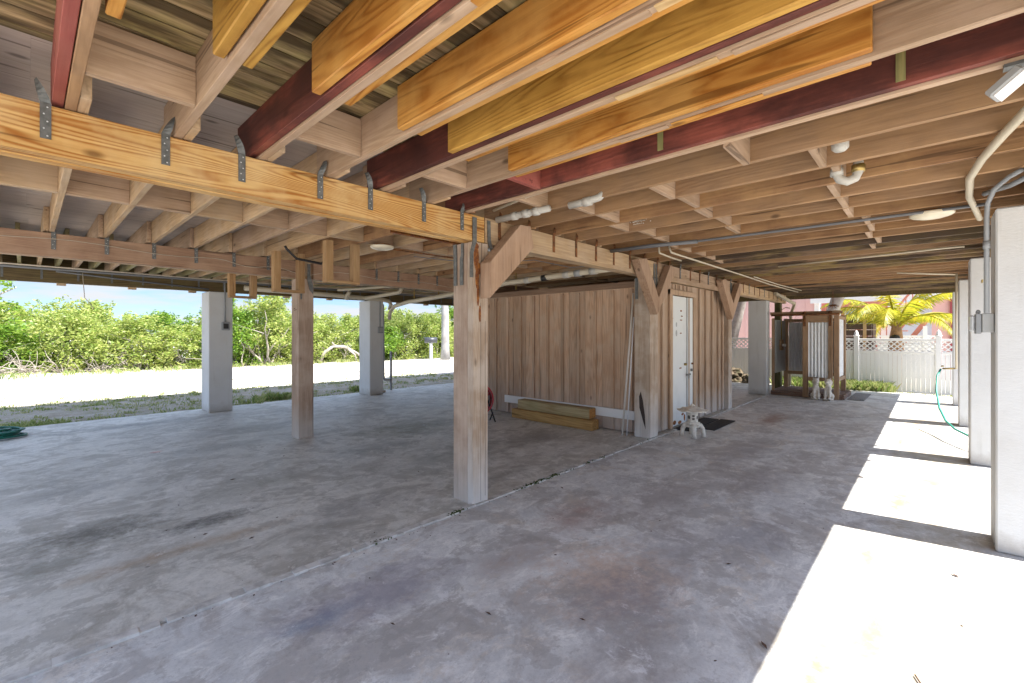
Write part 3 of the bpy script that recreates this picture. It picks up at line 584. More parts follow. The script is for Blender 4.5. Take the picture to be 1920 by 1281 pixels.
# hornet nests / foam marks on joists
# lights
def dome(x, y, r, lbl):
    t = thing('ceiling_light', (x, y, 2.36), lbl, 'light')
    MB().lathe((x, y, 2.325), [(r * .55, .04), (r * .7, .038), (r * .7, .02)], 24).build('base', M['rustx'], t)
    MB().lathe((x, y, 2.325), [(r, .02), (r, .008), (r * .9, -.004), (r * .6, -.016), (r * .25, -.022), (0.002, -.023)], 28).build('diffuser', M['dome'], t)
    return t
dome(2.64, 4.38, .125, 'round flat ceiling light with cream rim, left of the centre post')
t = dome(4.86, .0, .135, 'round white ceiling light under the joists before the nearest right column')
pipe('thin_rusty_pipe', [(2.78, 4.45, 2.345), (3.2, 4.4, 2.34), (3.75, 4.36, 2.335)], .008, 'rusty', 'thin rusty conduit from the round light towards the centre post')
ra = MB().box(2.29, 3.3, 3.62, 3.66, 2.325, 2.33).box(2.29, 3.3, 3.658, 3.662, 2.33, 2.365); one(ra, 'rusty_angle', M['rustx'], (2.3, 3.6, 2.33), 'heavily rusted steel angle behind the orange beam', 'steel angle')
# floodlight
t = thing('floodlight', (2.36, -.2, 2.3), 'grey outdoor floodlight with white lens under the red joist, top right corner', 'light')
def rotm(c, m_, sx, sy, sz): return [Vector(c) + m_ @ Vector((i * sx, j * sy, k * sz)) for i in (-1, 1) for j in (-1, 1) for k in (-1, 1)]
BF = [(0, 1, 3, 2), (4, 6, 7, 5), (0, 4, 5, 1), (2, 3, 7, 6), (0, 2, 6, 4), (1, 5, 7, 3)]
MB().box(2.39, 2.435, -.32, -.19, 2.353, 2.365).build('bracket', M['galv'], t)
MB().tube([(2.41, -.26, 2.352), (2.40, -.26, 2.325), (2.37, -.235, 2.305)], .014, 10).build('swivel', M['galv'], t)
fm = Matrix.Rotation(R(-15), 3, 'Z') @ Matrix.Rotation(R(-38), 3, 'X') @ Matrix.Rotation(R(18), 3, 'Y')
MB().add(rotm((2.345, -.195, 2.275), fm, .030, .052, .018), BF).build('lamp_body', M['box'], t, bevel=.006)
MB().add(rotm(Vector((2.345, -.195, 2.275)) + fm @ Vector((0, 0, -.0205)), fm, .025, .045, .002), BF).build('lens', M['vinyl'], t)

# ------------------------------------------------------------------ hanging frames and bracket
def uframe(x0, x1, y0, z0, z1, lbl, d=.05):
    t = thing('wooden_hanger', ((x0 + x1) / 2, y0, z1), lbl, 'wooden frame', 'u shaped wooden frames under the ceiling'); d = .09
    MB().box(x0, x0 + .075, y0, y0 + d, z0 + .031, z1).build('upright', wood('frame_wood_%d' % int(y0 * 10), 'z', (.52, .32, .15), (.34, .18, .07), .5, (.44, .30, .16), .4), t, bevel=.002)
    MB().box(x1 - .075, x1, y0, y0 + d, z0 + .031, z1).build('upright', W['framez'], t, bevel=.002)
    MB().box(x0, x1, y0, y0 + d, z0, z0 + .03).build('crosspiece', W['framex'], t, bevel=.002)
uframe(2.10, 2.47, 4.55, 1.925, 2.36, 'u shaped wooden frame nearest the round ceiling light')
uframe(1.96, 2.31, 5.58, 1.885, 2.36, 'u shaped wooden frame just left of the middle post, below the black bracket')
uframe(1.86, 2.20, 6.9, 1.88, 2.36, 'small u shaped wooden frame seen against the road side beam')
one(MB().tube([(1.88, 5.05, 2.33), (1.90, 5.05, 2.30), (2.00, 5.05, 2.21), (2.27, 5.05, 2.185), (2.31, 5.05, 2.22), (2.31, 5.05, 2.36)], .014, 8), 'black_bracket', M['black'], (2, 5.05, 2.3), 'black steel u shaped hanger above the middle post', 'bracket')

# ------------------------------------------------------------------ wooden posts
def gusset(t, pts, y0, y1, axis='y'):
    b = MB(); n = len(pts)
    if axis == 'y': vs = [(p[0], y0, p[1]) for p in pts] + [(p[0], y1, p[1]) for p in pts]
    else: vs = [(y0, p[0], p[1]) for p in pts] + [(y1, p[0], p[1]) for p in pts]
    b.add(vs, [tuple(range(n)), tuple(range(2 * n - 1, n - 1, -1))] + [(i, (i + 1) % n, (i + 1) % n + n, i + n) for i in range(n)])
    return b.build('steel_plate', M['galv'], t)
cp = thing('centre_post', (2.55, 2.85, 0), 'large weathered double timber post in the middle, with rusty patch and grey plates', 'post', 'timber posts')
MB().box(2.475, 2.635, 2.80, 2.98, 0, 2.147).build('post_board', W['post'], cp, bevel=.004)
MB().box(2.472, 2.638, 2.725, 2.797, 0, 2.147).build('post_board', W['postw'], cp, bevel=.004)
rp_ = MB()
for (x_, z_, a_, b_) in ((2.505, 2.02, .03, .10), (2.53, 1.93, .035, .05), (2.515, 1.85, .022, .09), (2.525, 1.72, .016, .10), (2.545, 1.56, .014, .07), (2.50, 2.11, .035, .03)):
    rp_.ball((x_, 2.725, z_), (a_, .003, b_), 14)
rp_.build('rust_patch', M['rustx'], cp)
MB().box(2.553, 2.556, 2.7245, 2.7255, .02, 1.65).box(2.604, 2.607, 2.7245, 2.7255, .05, 1.5).build('drying_crack', M['black'], cp)
gusset(cp, [(2.84, 2.146), (2.87, 2.146), (2.87, 2.05), (2.885, 2.02), (2.885, 1.80), (2.845, 1.80), (2.845, 2.03), (2.84, 2.05)], 2.464, 2.471, 'x')
gusset(cp, [(2.93, 2.146), (2.97, 2.146), (2.965, 2.03), (2.965, 1.80), (2.925, 1.80), (2.925, 2.03)], 2.464, 2.471, 'x')
gusset(cp, [(2.455, 2.34), (2.50, 2.34), (2.50, 2.15), (2.462, 2.05), (2.462, 1.85), (2.425, 1.85), (2.425, 2.05), (2.455, 2.14)], 2.712, 2.717)
gusset(cp, [(2.62, 2.34), (2.655, 2.34), (2.66, 2.18), (2.70, 2.05), (2.675, 2.05), (2.625, 2.16)], 2.712, 2.717)
def brace(lbl, poly, y0, y1):
    n = len(poly); vs = [(p[0], y0, p[1]) for p in poly] + [(p[0], y1, p[1]) for p in poly]
    b = MB().add(vs, [tuple(range(n)), tuple(range(2 * n - 1, n - 1, -1))] + [(i, (i + 1) % n, (i + 1) % n + n, i + n) for i in range(n)])
    cx_ = sum(p[0] for p in poly) / n
    return one(b, 'diagonal_brace', WB, (cx_, y0, min(p[1] for p in poly)), lbl, 'brace', 'diagonal braces under the weathered beam', bevel=.004)
WB = wood('brace_wood', 'z', (.52, .35, .235), (.34, .20, .12), .35, (.46, .33, .24), .4, freq=6)
brace('thick diagonal timber brace rising right from the centre post to the beam', [(2.535, 1.68), (2.535, 1.97), (2.90, 2.335), (3.04, 2.345), (3.08, 2.16)], 2.595, 2.711)
brace('brace leaning left in the pair above the shed corner post', [(5.56, 1.64), (5.05, 2.30), (5.26, 2.335), (5.60, 1.86)], 2.595, 2.70)
brace('brace leaning right in the pair above the shed corner post', [(5.62, 1.66), (5.64, 1.86), (6.01, 2.335), (6.19, 2.28)], 2.615, 2.711)
brace('brace leaning left in the pair at the far end of the shed', [(8.58, 1.64), (8.02, 2.30), (8.22, 2.335), (8.63, 1.92)], 2.595, 2.70)
brace('brace leaning right in the pair at the far end of the shed', [(8.66, 1.66), (8.68, 1.94), (9.05, 2.335), (9.24, 2.29)], 2.615, 2.711)
p2 = thing('middle_post', (2.55, 6.25, 0), 'square weathered timber post standing between the two white columns', 'post', 'timber posts')
MB().box(2.455, 2.655, 6.135, 6.36, 0, 2.128).build('post_board', W['post'], p2, bevel=.004)
gusset(p2, [(2.57, 2.33), (2.61, 2.33), (2.61, 2.18), (2.645, 2.05), (2.645, 1.93), (2.60, 1.98), (2.57, 2.12)], 6.126, 6.133)
gusset(p2, [(2.475, 2.14), (2.51, 2.08), (2.50, 1.85), (2.48, 1.85)], 6.126, 6.133)
MB().tube([(2.455, 6.2, 1.72), (2.43, 6.2, 1.70), (2.42, 6.2, 1.72), (2.44, 6.2, 1.735)], .004, 6).build('hook', M['rusty'], p2)
p3 = thing('shed_corner_post', (5.7, 2.85, 0), 'bleached timber post with a dark scar at the near corner of the shed', 'post', 'timber posts')
MB().box(5.62, 5.85, 2.725, 2.955, 0, 2.147).build('post_board', W['postw'], p3, bevel=.006)
sc_ = MB(); sc_.add([(5.617, 2.86, .62), (5.617, 2.83, .50), (5.617, 2.80, .30), (5.617, 2.79, .12), (5.617, 2.82, .20), (5.617, 2.88, .40), (5.617, 2.885, .55)], [(0, 1, 2, 3, 4, 5, 6)]); sc_.build('dark_scar', plain('charred_wood', (.05, .035, .03), .9), p3)
gusset(p3, [(2.90, 2.146), (2.94, 2.146), (2.94, 1.86), (2.90, 1.86)], 5.610, 5.617, 'x')
gusset(p3, [(5.70, 2.33), (5.74, 2.33), (5.74, 2.1), (5.76, 1.95), (5.72, 1.95), (5.70, 2.1)], 2.714, 2.719)
gusset(p3, [(5.77, 2.33), (5.80, 2.33), (5.81, 2.1), (5.80, 1.95), (5.77, 2.0)], 2.714, 2.719)
p4 = thing('shed_far_post', (8.85, 2.8, 0), 'bleached timber post at the far corner of the shed front', 'post', 'timber posts')
MB().box(8.76, 8.95, 2.725, 2.90, 0, 2.15).build('post_board', W['postw'], p4, bevel=.005)
gusset(p4, [(8.83, 2.33), (8.86, 2.33), (8.87, 2.0), (8.83, 2.0)], 2.714, 2.719)
gusset(p4, [(8.90, 2.33), (8.93, 2.33), (8.92, 2.0), (8.89, 2.0)], 2.714, 2.719)
p5 = thing('green_end_post', (12.65, 2.9, 0), 'dark green treated post behind the outdoor shower at the end of the beam', 'post', 'timber posts')
MB().box(12.65, 12.82, 2.73, 2.86, 0, 2.148).build('post_board', wood('dark_green_post', 'z', (.15, .14, .06), (.08, .07, .03), .4), p5, bevel=.003)
# ------------------------------------------------------------------ white columns
GCOL = 'white stucco columns'
def column(x0, x1, y0, y1, z1, lbl):
    b = MB().box(x0, x1, y0, y1, 0, z1); t = b.build('white_column', M['stucco'], None, ((x0 + x1) / 2, (y0 + y1) / 2, 0), .009); t['label'] = lbl; t['category'] = 'column'; t['group'] = GCOL; return t
c1 = column(2.19, 2.56, 9.30, 9.78, 2.135, 'white column on the road side, left of the middle post, with a switch box')
c2 = column(5.26, 5.60, 9.24, 9.72, 2.135, 'white column on the road side, right of the middle post, beside the drain pipes')
c3 = column(11.41, 11.66, 2.735, 3.12, 2.145, 'white column between the shed and the outdoor shower')
r1 = column(4.23, 4.565, -.82, -.30, 2.20, 'nearest and largest white column, cut by the right edge')
r2 = column(6.87, 7.2, -.82, -.30, 2.20, 'second white column from the right edge, beyond the grey junction box')
r3 = column(9.55, 9.88, -.82, -.30, 2.20, 'third white column along the right side, with the green hose')
r4 = column(12.2, 12.53, -.82, -.30, 2.20, 'farthest white column along the right side')
for (c_, x, yf, z0) in ((c1, 2.43, 9.30, 1.45), (c2, 5.50, 9.24, 1.40)):
    t = thing('switch_box', (x, yf - .03, z0 + .1), 'grey outlet box with conduit on the %s road side column' % ('left' if c_ is c1 else 'right'), 'outlet box', 'outlet boxes on the columns')
    MB().box(x - .05, x + .07, yf - .05, yf - .002, z0, z0 + .15).build('box', M['conduit'], t, bevel=.006)
    MB().box(x - .03, x + .05, yf - .062, yf - .051, z0 + .03, z0 + .12).build('cover', M['black'] if c_ is c1 else M['box'], t, bevel=.003)
    MB().tube([(x, yf - .025, z0 + .15), (x, yf - .025, 2.32)], .013, 8).build('conduit', M['conduit'], t)
t = thing('junction_box', (4.36, -.24, 1.47), 'grey weatherproof electrical box on the side of the nearest right column', 'electrical box')
MB().box(4.27, 4.40, -.297, -.242, 1.405, 1.53).build('box', M['box'], t, bevel=.004)
MB().box(4.27, 4.40, -.239, -.212, 1.395, 1.53).build('lid', M['conduit'], t, bevel=.004)
MB().box(4.28, 4.39, -.210, -.185, 1.41, 1.52).build('clear_cover', plain('clear_plastic', (.6, .62, .64), .2), t, bevel=.01)
MB().ball((4.30, -.225, 1.54), (.012, .012, .016), 8).build('knob', M['conduit'], t)
MB().tube([(4.26, -.262, 1.53), (4.26, -.262, 2.15), (4.24, -.265, 2.24), (4.16, -.29, 2.31), (4.0, -.34, 2.335), (3.9, -.38, 2.34)], .0135, 10).build('conduit', M['conduit'], t)
MB().tube([(4.26, -.262, 1.95), (4.26, -.262, 2.0)], .018, 10).build('coupling', M['conduit'], t)
MB().box(4.235, 4.29, -.245, -.238, 1.73, 1.75).build('clamp', M['brass'], t)
pipe('grey_conduit', [(4.4, -.26, 2.34), (4.3, -.31, 2.335), (4.22, -.36, 2.33), (4.1, -.42, 2.34)], .016, 'conduit', 'light grey conduit ends above the nearest right column', 'conduit')
# conduit that runs to column 2 under stained joists
pipe('cream_water_pipe', [(7.3, 1.6, 2.35), (7.1, .6, 2.345), (6.95, -.1, 2.345), (6.93, -.26, 2.34)], .010, 'pvc', 'thin cream pipe under the mildewed joists to the second right column')
sp = thing('water_pipe', (9.5, -.28, 0), 'tan water pipe with a tap on the third right column', 'pipe')
MB().tube([(9.50, -.27, 2.30), (9.5, -.27, .86)], .014, 8).build('pipe', M['pvc'], sp)
MB().tube([(9.52, -.27, .87), (9.50, -.12, .86)], .012, 8).build('tap', M['brass'], sp)
MB().ball((9.5, -.12, .90), (.02, .02, .012), 8).build('tap_handle', M['brass'], sp)
MB().tube([(9.50, -.27, 2.28), (9.3, .4, 2.345)], .012, 8).build('pipe', M['pvc'], sp)
pipe('hanging_hose', [(9.50, -.10, .85), (9.40, -.06, .75), (9.20, -.05, .55), (8.9, -.08, .33), (8.5, -.14, .21), (8.1, -.22, .17), (7.7, -.36, .15), (7.4, -.5, .1)], .013, 'hose2', 'thin green hose drooping from the tap towards the second right column', 'hose')

# ------------------------------------------------------------------ shed
SH = thing('storage_shed', (7.2, 4.5, 0), 'board and batten wooden storage shed with a rusty white door', 'shed')
MB().box(5.80, 5.84, 2.96, 6.14, 0.01, 2.10).build('side_wall', W['shed'], SH)
MB().box(5.86, 8.9, 6.10, 6.14, 0.01, 2.12).build('back_wall', W['shed'], SH)
MB().box(8.88, 8.92, 2.92, 6.09, 0.01, 2.12).build('side_wall', W['shed'], SH)
ba = MB(); y = 3.06
while y < 6.1: ba.box(5.762, 5.797, y, y + .05, .015, 2.02); y += .298
ba.build('batten', W['shed'], SH, bevel=.003)
bl = MB(); y = 2.97; q = 0
while y < 6.1: MB().box(5.788 + (q % 2) * .003, 5.799, y, min(y + .292, 6.13), .012, 2.04).build('wall_board', W['shed'], SH); y += .298; q += 1
MB().box(5.765, 5.798, 2.96, 6.14, 2.04, 2.125).build('top_trim', wood('trim_wood', 'y', (.34, .22, .145), (.21, .125, .08), .3), SH, bevel=.003)
MB().box(5.745, 5.772, 2.96, 5.52, .19, .315).build('white_strip', M['vinyl'], SH, bevel=.003)
MB().box(5.852, 6.455, 2.815, 2.84, .01, 2.14).build('front_wall', W['shedf'], SH)
MB().box(7.245, 8.755, 2.815, 2.84, .01, 2.14).build('front_wall', W['shedf'], SH)
MB().box(6.457, 7.243, 2.818, 2.843, 2.02, 2.14).build('front_wall', W['shedf'], SH)
fbat = MB()
for x in (5.90, 6.12, 7.52, 7.80, 8.10, 8.40, 8.62): fbat.box(x, x + .055, 2.78, 2.814, .02, 2.13)
for x in (6.5, 6.62, 6.76, 6.9, 7.05): fbat.box(x, x + .035, 2.80, 2.817, 2.06, 2.13)
fbat.build('batten', W['shedf'], SH, bevel=.003)
tr = MB(); tr.box(6.36, 6.452, 2.775, 2.812, .01, 2.04); tr.box(7.247, 7.335, 2.775, 2.812, .01, 2.04); tr.box(6.36, 7.335, 2.772, 2.812, 1.965 + .002, 2.04); tr.build('door_trim', W['tanz'], SH, bevel=.003)
dr = MB().box(6.47, 7.0, 2.80, 2.83, .02, 1.955).build('door', M['door'], SH, bevel=.003)
MB().box(7.002, 7.03, 2.83, 2.84, .02, 1.955).build('door_gap', M['black'], SH)
MB().box(7.035, 7.235, 2.79, 2.82, .02, 1.955).build('door_jamb', M['door'], SH, bevel=.004)
MB().box(7.06, 7.09, 2.782, 2.789, .02, 1.955).build('door_stop', W['tanz'], SH)
for (x, z, w_, h_) in ((6.80, 1.74, .07, .02), (6.83, 1.66, .08, .012), (6.50, 1.62, .02, .02), (6.80, 1.60, .10, .008), (6.79, 1.40, .08, .01), (6.5, 1.38, .015, .015), (6.78, .87, .10, .012), (6.5, .86, .015, .015), (6.86, .16, .1, .03), (6.56, .07, .12, .06), (6.75, .05, .14, .045), (6.93, .10, .06, .10)):
    MB().ball((x, 2.7995, z), (w_ / 2, .003, h_ / 2 + .004), 10).build('rust_mark', M['rustx'], dr)
for (x, z, r_) in ((6.63, 1.53, .022), (6.63, 1.40, .03)): MB().ball((x, 2.799, z), (r_, .004, r_ * 1.6), 16).build('grey_sticker', M['box'], dr)
MB().tube([(6.93, 2.80, .92), (6.93, 2.765, .92)], .02, 10).build('knob', M['brass'], dr)
MB().tube([(7.19, 2.79, .92), (7.19, 2.765, .92)], .016, 10).build('knob', M['rusty'], SH)
MB().box(6.95, 7.12, 2.775, 2.781, .74, .77).build('hasp', M['galv'], dr)
MB().box(7.04, 7.08, 2.755, 2.774, .69, .735).build('padlock', M['tin'], dr, bevel=.004)
MB().box(7.14, 7.2, 2.772, 2.789, .80, .84).build('hasp', M['galv'], SH)

# things by the shed
t = one(MB().box(5.50, 5.68, 3.55, 5.12, 0.001, .15), 'timber_beam', W['timber2'], (5.6, 4.3, 0), 'brown square timber lying on the floor, lower one of the stack by the shed', 'timber', 'timbers stacked by the shed', bevel=.008)
t = one(MB().box(5.56, 5.735, 3.64, 5.04, .151, .30), 'timber_beam', W['timber'], (5.65, 4.3, .15), 'greenish square timber lying on top of the brown one by the shed', 'timber', 'timbers stacked by the shed', bevel=.008)
MB().box(5.568, 5.727, 3.636, 3.6395, .159, .292).build('end_grain', plain('orange_end_grain', (.50, .24, .07), .8, 0, .4, 40), t)
one(MB().tube([(5.55, 3.10, .005), (5.66, 2.99, 1.95)], .013, 8), 'leaning_pole', plain('pale_pole', (.62, .58, .52), .5), (5.6, 3.1, 0), 'long pale pole leaning against the shed corner post', 'pole')
one(MB().tube([(5.585, 3.05, .005), (5.64, 2.975, 1.62)], .009, 8), 'leaning_pole', plain('white_pole', (.7, .7, .7), .4), (5.6, 3.05, 0), 'shorter thin white pole leaning beside the long one', 'pole')
fn = thing('drum_fan', (4.95, 5.25, 0), 'round red drum fan mostly hidden behind the centre post', 'fan')
ring = MB(); ring.lathe((0, 0, 0), [(.24, -.06), (.26, -.06), (.262, .06), (.24, .06), (.24, -.06)], 40)
ax = Matrix.Rotation(R(90), 3, 'X') @ Matrix.Identity(3); rz = Matrix.Rotation(R(-40), 3, 'Z')
def place(mb_, c): mb_.v = [tuple(Vector(c) + rz @ (ax @ Vector(p))) for p in mb_.v]; return mb_
place(ring, (4.86, 5.27, .36)).build('fan_housing', M['redp'], fn)
gl = MB()
for r_ in (.05, .10, .15, .2, .235):
    gl.tube([(r_ * math.cos(a * .2618), r_ * math.sin(a * .2618), .055) for a in range(25)], .003, 5)
for a in range(12): gl.tube([(0, 0, .055), (.24 * math.cos(a * .5236), .24 * math.sin(a * .5236), .055)], .0025, 5)
place(gl, (4.86, 5.27, .36)).build('grille', M['mesh'], fn)
bl_ = MB()
for a in range(3):
    ca, sa = math.cos(a * 2.09), math.sin(a * 2.09); bl_.add([(0, 0, 0), (.2 * ca - .06 * sa, .2 * sa + .06 * ca, .02), (.2 * ca + .06 * sa, .2 * sa - .06 * ca, -.02), (.02 * ca, .02 * sa, .01)], [(0, 1, 2), (0, 3, 1)])
place(bl_.tube([(0, 0, -.05), (0, 0, .05)], .05, 12), (4.86, 5.27, .36)).build('blade', M['mesh'], fn)
MB().tube([(4.98, 5.15, .34), (5.03, 5.09, .12), (5.0, 5.0, .012)], .012, 8).tube([(5.03, 5.09, .14), (5.08, 5.2, .012)], .012, 8).tube([(4.70, 5.40, .34), (4.66, 5.42, .12), (4.62, 5.34, .012)], .012, 8).build('stand', M['black'], fn)
# mats
def mat_(x0, x1, y0, y1, lbl): one(MB().box(x0, x1, y0, y1, .001, .014), 'rubber_mat', M['rubber'], (x0, y0, 0), lbl, 'mat', 'black rubber mats by the shed door', bevel=.003)
mat_(6.72, 7.66, 2.28, 2.50, 'black rubber mat farther from the shed door, beside the lantern'); mat_(6.42, 7.62, 2.52, 2.76, 'black rubber mat right against the shed door')

# stone lantern
LX, LY = 6.17, 2.38
t = thing('stone_lantern', (LX, LY, 0), 'small white cast stone lantern with wide roof standing on the slab by the shed', 'lantern')
lg = MB()
for a in range(4):
    an = a * math.pi / 2 + .5; ca, sa = math.cos(an), math.sin(an)
    prof = [(.045, .155), (.10, .15), (.125, .11), (.135, .06), (.145, .001)]
    pts = [(LX + r_ * ca, LY + r_ * sa, z) for r_, z in prof]; lg.tube(pts, [.03, .034, .03, .026, .03], 8)
lg.lathe((LX, LY, .12), [(.05, 0), (.10, .01), (.105, .04), (.08, .045), (.08, .055)], 6)
lg.build('leg', M['stone'], t)
MB().lathe((LX, LY, .165), [(.06, 0), (.095, .01), (.095, .03), (.07, .035)], 6).build('collar', M['stone'], t)
bx = MB(); bx.lathe((LX, LY, .20), [(.068, 0), (.068, .13)], 6); bx.build('light_box', M['stone'], t)
wn = MB()
for a in range(6):
    an = a * math.pi / 3 + math.pi / 6; ca, sa = math.cos(an), math.sin(an); c_ = Vector((LX + .0592 * ca, LY + .0592 * sa, .262)); u_ = Vector((-sa, ca, 0))
    if a % 2: rr = [(-.016, -.03), (.016, -.03), (.016, -.005), (-.016, -.005)], [(-.016, .01), (.016, .01), (.016, .035), (-.016, .035)]
    else: rr = ([(.026 * math.cos(q * .785), .026 * math.sin(q * .785)) for q in range(8)],)
    for poly in rr: wn.add([c_ + u_ * p[0] + Vector((0, 0, p[1])) + Vector((ca, sa, 0)) * .001 for p in poly], [tuple(range(len(poly)))])
wn.build('opening', plain('dark_opening', (.12, .10, .08), .9), t)
rf = MB(); prof = [(.20, .0), (.205, .018), (.14, .035), (.07, .062), (.03, .078)]; vs = []
for i, (r_, z) in enumerate(prof):
    for k in range(12):
        a = k * math.pi / 6; up_ = (.018 if k % 2 == 0 else 0) * (1 if i < 2 else .2); rr_ = r_ * (1 if k % 2 == 0 else .88); vs.append((LX + rr_ * math.cos(a), LY + rr_ * math.sin(a), .335 + z + up_))
fs = [(i * 12 + k, i * 12 + (k + 1) % 12, (i + 1) * 12 + (k + 1) % 12, (i + 1) * 12 + k) for i in range(4) for k in range(12)] + [tuple(range(11, -1, -1)), tuple(range(48, 60))]
rf.add(vs, fs); rf.build('roof', M['stone'], t)
MB().lathe((LX, LY, .41), [(.022, 0), (.03, .008), (.022, .02), (.006, .032)], 12).build('finial', M['stone'], t)

# guardian lion statues
def lion(cx, cy, rz_, lbl, hgt=1.0):
    b = MB()
    for (c_, r_) in (((0, 0, .02), (.085, .07, .02)), ((0, .0, .12), (.058, .06, .085)), ((0, -.02, .22), (.055, .05, .08)), ((0, -.045, .35), (.055, .055, .06)), ((0, -.10, .34), (.032, .035, .028)),
                     ((0, .005, .33), (.06, .045, .075)), ((.035, -.06, .12), (.02, .022, .11)), ((-.035, -.06, .12), (.02, .022, .11)), ((.035, -.08, .04), (.024, .035, .018)), ((-.035, -.08, .04), (.024, .035, .018)),
                     ((.055, .02, .08), (.03, .05, .05)), ((-.055, .02, .08), (.03, .05, .05)), ((0, .07, .13), (.02, .02, .10)), ((.04, -.035, .405), (.014, .01, .022)), ((-.04, -.035, .405), (.014, .01, .022))):
        b.ball(c_, r_, 14)
    m_ = Matrix.Rotation(rz_, 3, 'Z'); b.v = [tuple(Vector((cx, cy, 0)) + m_ @ (Vector(p) * hgt)) for p in b.v]
    o = one(b, 'lion_statue', M['stone'], (cx, cy, 0), lbl, 'statue', 'guardian lion statues by the shower')
    r = o.modifiers.new('r', 'REMESH'); r.mode = 'VOXEL'; r.voxel_size = .009; r.use_smooth_shade = True
    sm = o.modifiers.new('s', 'SMOOTH'); sm.iterations = 2
lion(11.33, 1.79, R(-75), 'white seated stone lion, left one of the pair before the shower', 1.12); lion(11.36, 1.57, R(-100), 'white seated stone lion, right one of the pair before the shower', 1.12)

# ------------------------------------------------------------------ outdoor shower
SW = thing('outdoor_shower', (12, 2, 0), 'wood framed outdoor shower enclosure with corrugated metal panels', 'shower enclosure')
pf = MB(); x = 11.62
while x < 12.75: pf.box(x, x + .135, 1.38, 2.70, .07, .10); x += .14
pf.box(11.60, 11.63, 1.36, 2.70, .002, .068); pf.box(11.64, 12.75, 1.34, 1.372, .002, .098)
pf.build('platform', W['platform'], SW)
def post_(x, y, z0, z1, s_=.09, nm='post'): MB().box(x, x + s_, y, y + s_, z0, z1).build(nm, W['cedarz'], SW, bevel=.003)
post_(11.56, 1.42, 0, 1.88); post_(12.55, 1.42, .1, 1.80); post_(12.55, 2.55, .1, 1.75); post_(11.56, 2.62, .1, 1.74, .05)
MB().box(11.50, 11.545, 1.955, 2.06, .02, 1.80).build('door_stile', W['cedarz'], SW, bevel=.003)
MB().box(11.50, 11.545, 1.52, 1.60, .30, 1.80).build('door_stile', W['cedarz'], SW, bevel=.003)
MB().box(11.502, 11.543, 1.601, 1.954, 1.63, 1.78).build('door_rail', W['cedary'], SW, bevel=.003)
MB().box(11.502, 11.543, 1.601, 1.954, .38, .455).build('door_rail', W['cedary'], SW, bevel=.003)
MB().tube([(11.47, 2.66, 1.80), (11.47, 1.40, 1.80)], .022, 10).build('door_track', M['rusty'], SW)
MB().box(11.552, 11.60, 1.36, 2.70, 1.815, 1.875).build('top_rail', W['cedary'], SW, bevel=.003)
for y in (1.54, 2.0): MB().box(11.485, 11.498, y, y + .045, 1.55, 1.86).tube([(11.47, y + .02, 1.84), (11.50, y + .02, 1.84)], .035, 12).build('hanger', M['rusty'], SW)
def corr(x, y0, y1, z0, z1, m, nm='corrugated_panel', along='y', amp=.011, per=.062):
    b = MB(); n = int((y1 - y0) / per * 8); vs = []
    for j in (z0, z1):
        for i in range(n + 1):
            yy = y0 + (y1 - y0) * i / n; dx_ = amp * math.sin((yy - y0) / per * 2 * math.pi)
            vs.append((x + dx_, yy, j) if along == 'y' else (yy, x + dx_, j))
    b.add(vs, [(i, i + 1, n + 2 + i, n + 1 + i) for i in range(n)], True); return b.build(nm, m, SW)
corr(11.523, 1.602, 1.953, .457, 1.628, M['tin'])
corr(12.60, 1.52, 2.54, .50, 1.66, M['tin'])
corr(1.465, 11.66, 12.54, .46, 1.70, M['tin'], along='x')
MB().box(11.62, 12.54, 2.60, 2.62, .50, 1.70).build('flat_panel', M['tinflat'], SW)
for (a, b) in (((11.61, 12.55), (1.43, 1.50)),): 
    MB().box(a[0] + .045, a[1] - .002, b[0], b[1], .38, .455).build('side_rail', W['cedarz'], SW, bevel=.003); MB().box(a[0] + .045, a[1] - .002, b[0], b[1], 1.705, 1.77).build('side_rail', W['cedarz'], SW, bevel=.003)
MB().box(12.56, 12.63, 1.512, 2.548, .42, .495).build('back_rail', W['cedary'], SW, bevel=.003)
MB().box(12.56, 12.63, 1.512, 2.548, 1.665, 1.74).build('back_rail', W['cedary'], SW, bevel=.003)
MB().box(11.95, 12.25, 2.575, 2.598, 1.0, 1.25).build('valve_board', W['cedary'], SW, bevel=.003)
MB().tube([(12.1, 2.57, 1.12), (12.1, 2.50, 1.12)], .035, 12).build('shower_valve', M['tin'], SW)
MB().tube([(12.1, 2.59, 1.25), (12.1, 2.59, 1.95), (12.1, 2.5, 2.0), (12.1, 2.42, 1.98)], .01, 8).build('shower_pipe', M['brass'], SW)
# starfish ornament hanging over shower
t = thing('metal_wind_spinner', (12.3, 1.9, 2.0), 'dark metal ornament hanging on a rod above the shower', 'ornament')
MB().tube([(12.3, 1.62, 2.36), (12.3, 1.62, 2.05)], .007, 6).build('rod', M['rusty'], t)
sp_ = MB()
for a in range(9):
    an = a * .698; sp_.tube([(12.3, 1.62, 2.03), (12.3 + .05 * math.cos(an), 1.62 + .13 * math.cos(an), 2.0 + .05 * math.sin(an))], [.012, .004], 5)
sp_.build('spokes', M['rusty'], t)
# recessed gravel tray beside shower
o = one(MB().box(11.75, 13.2, 1.02, 1.30, .001, .012), 'gravel_tray', plain('dark_gravel', (.16, .15, .14), .9, 0, .4, 60, 1, col2=(.34, .33, .31), bsc=80), (12.4, 1.2, 0), 'square of dark gravel set in the slab beside the shower', 'gravel bed')
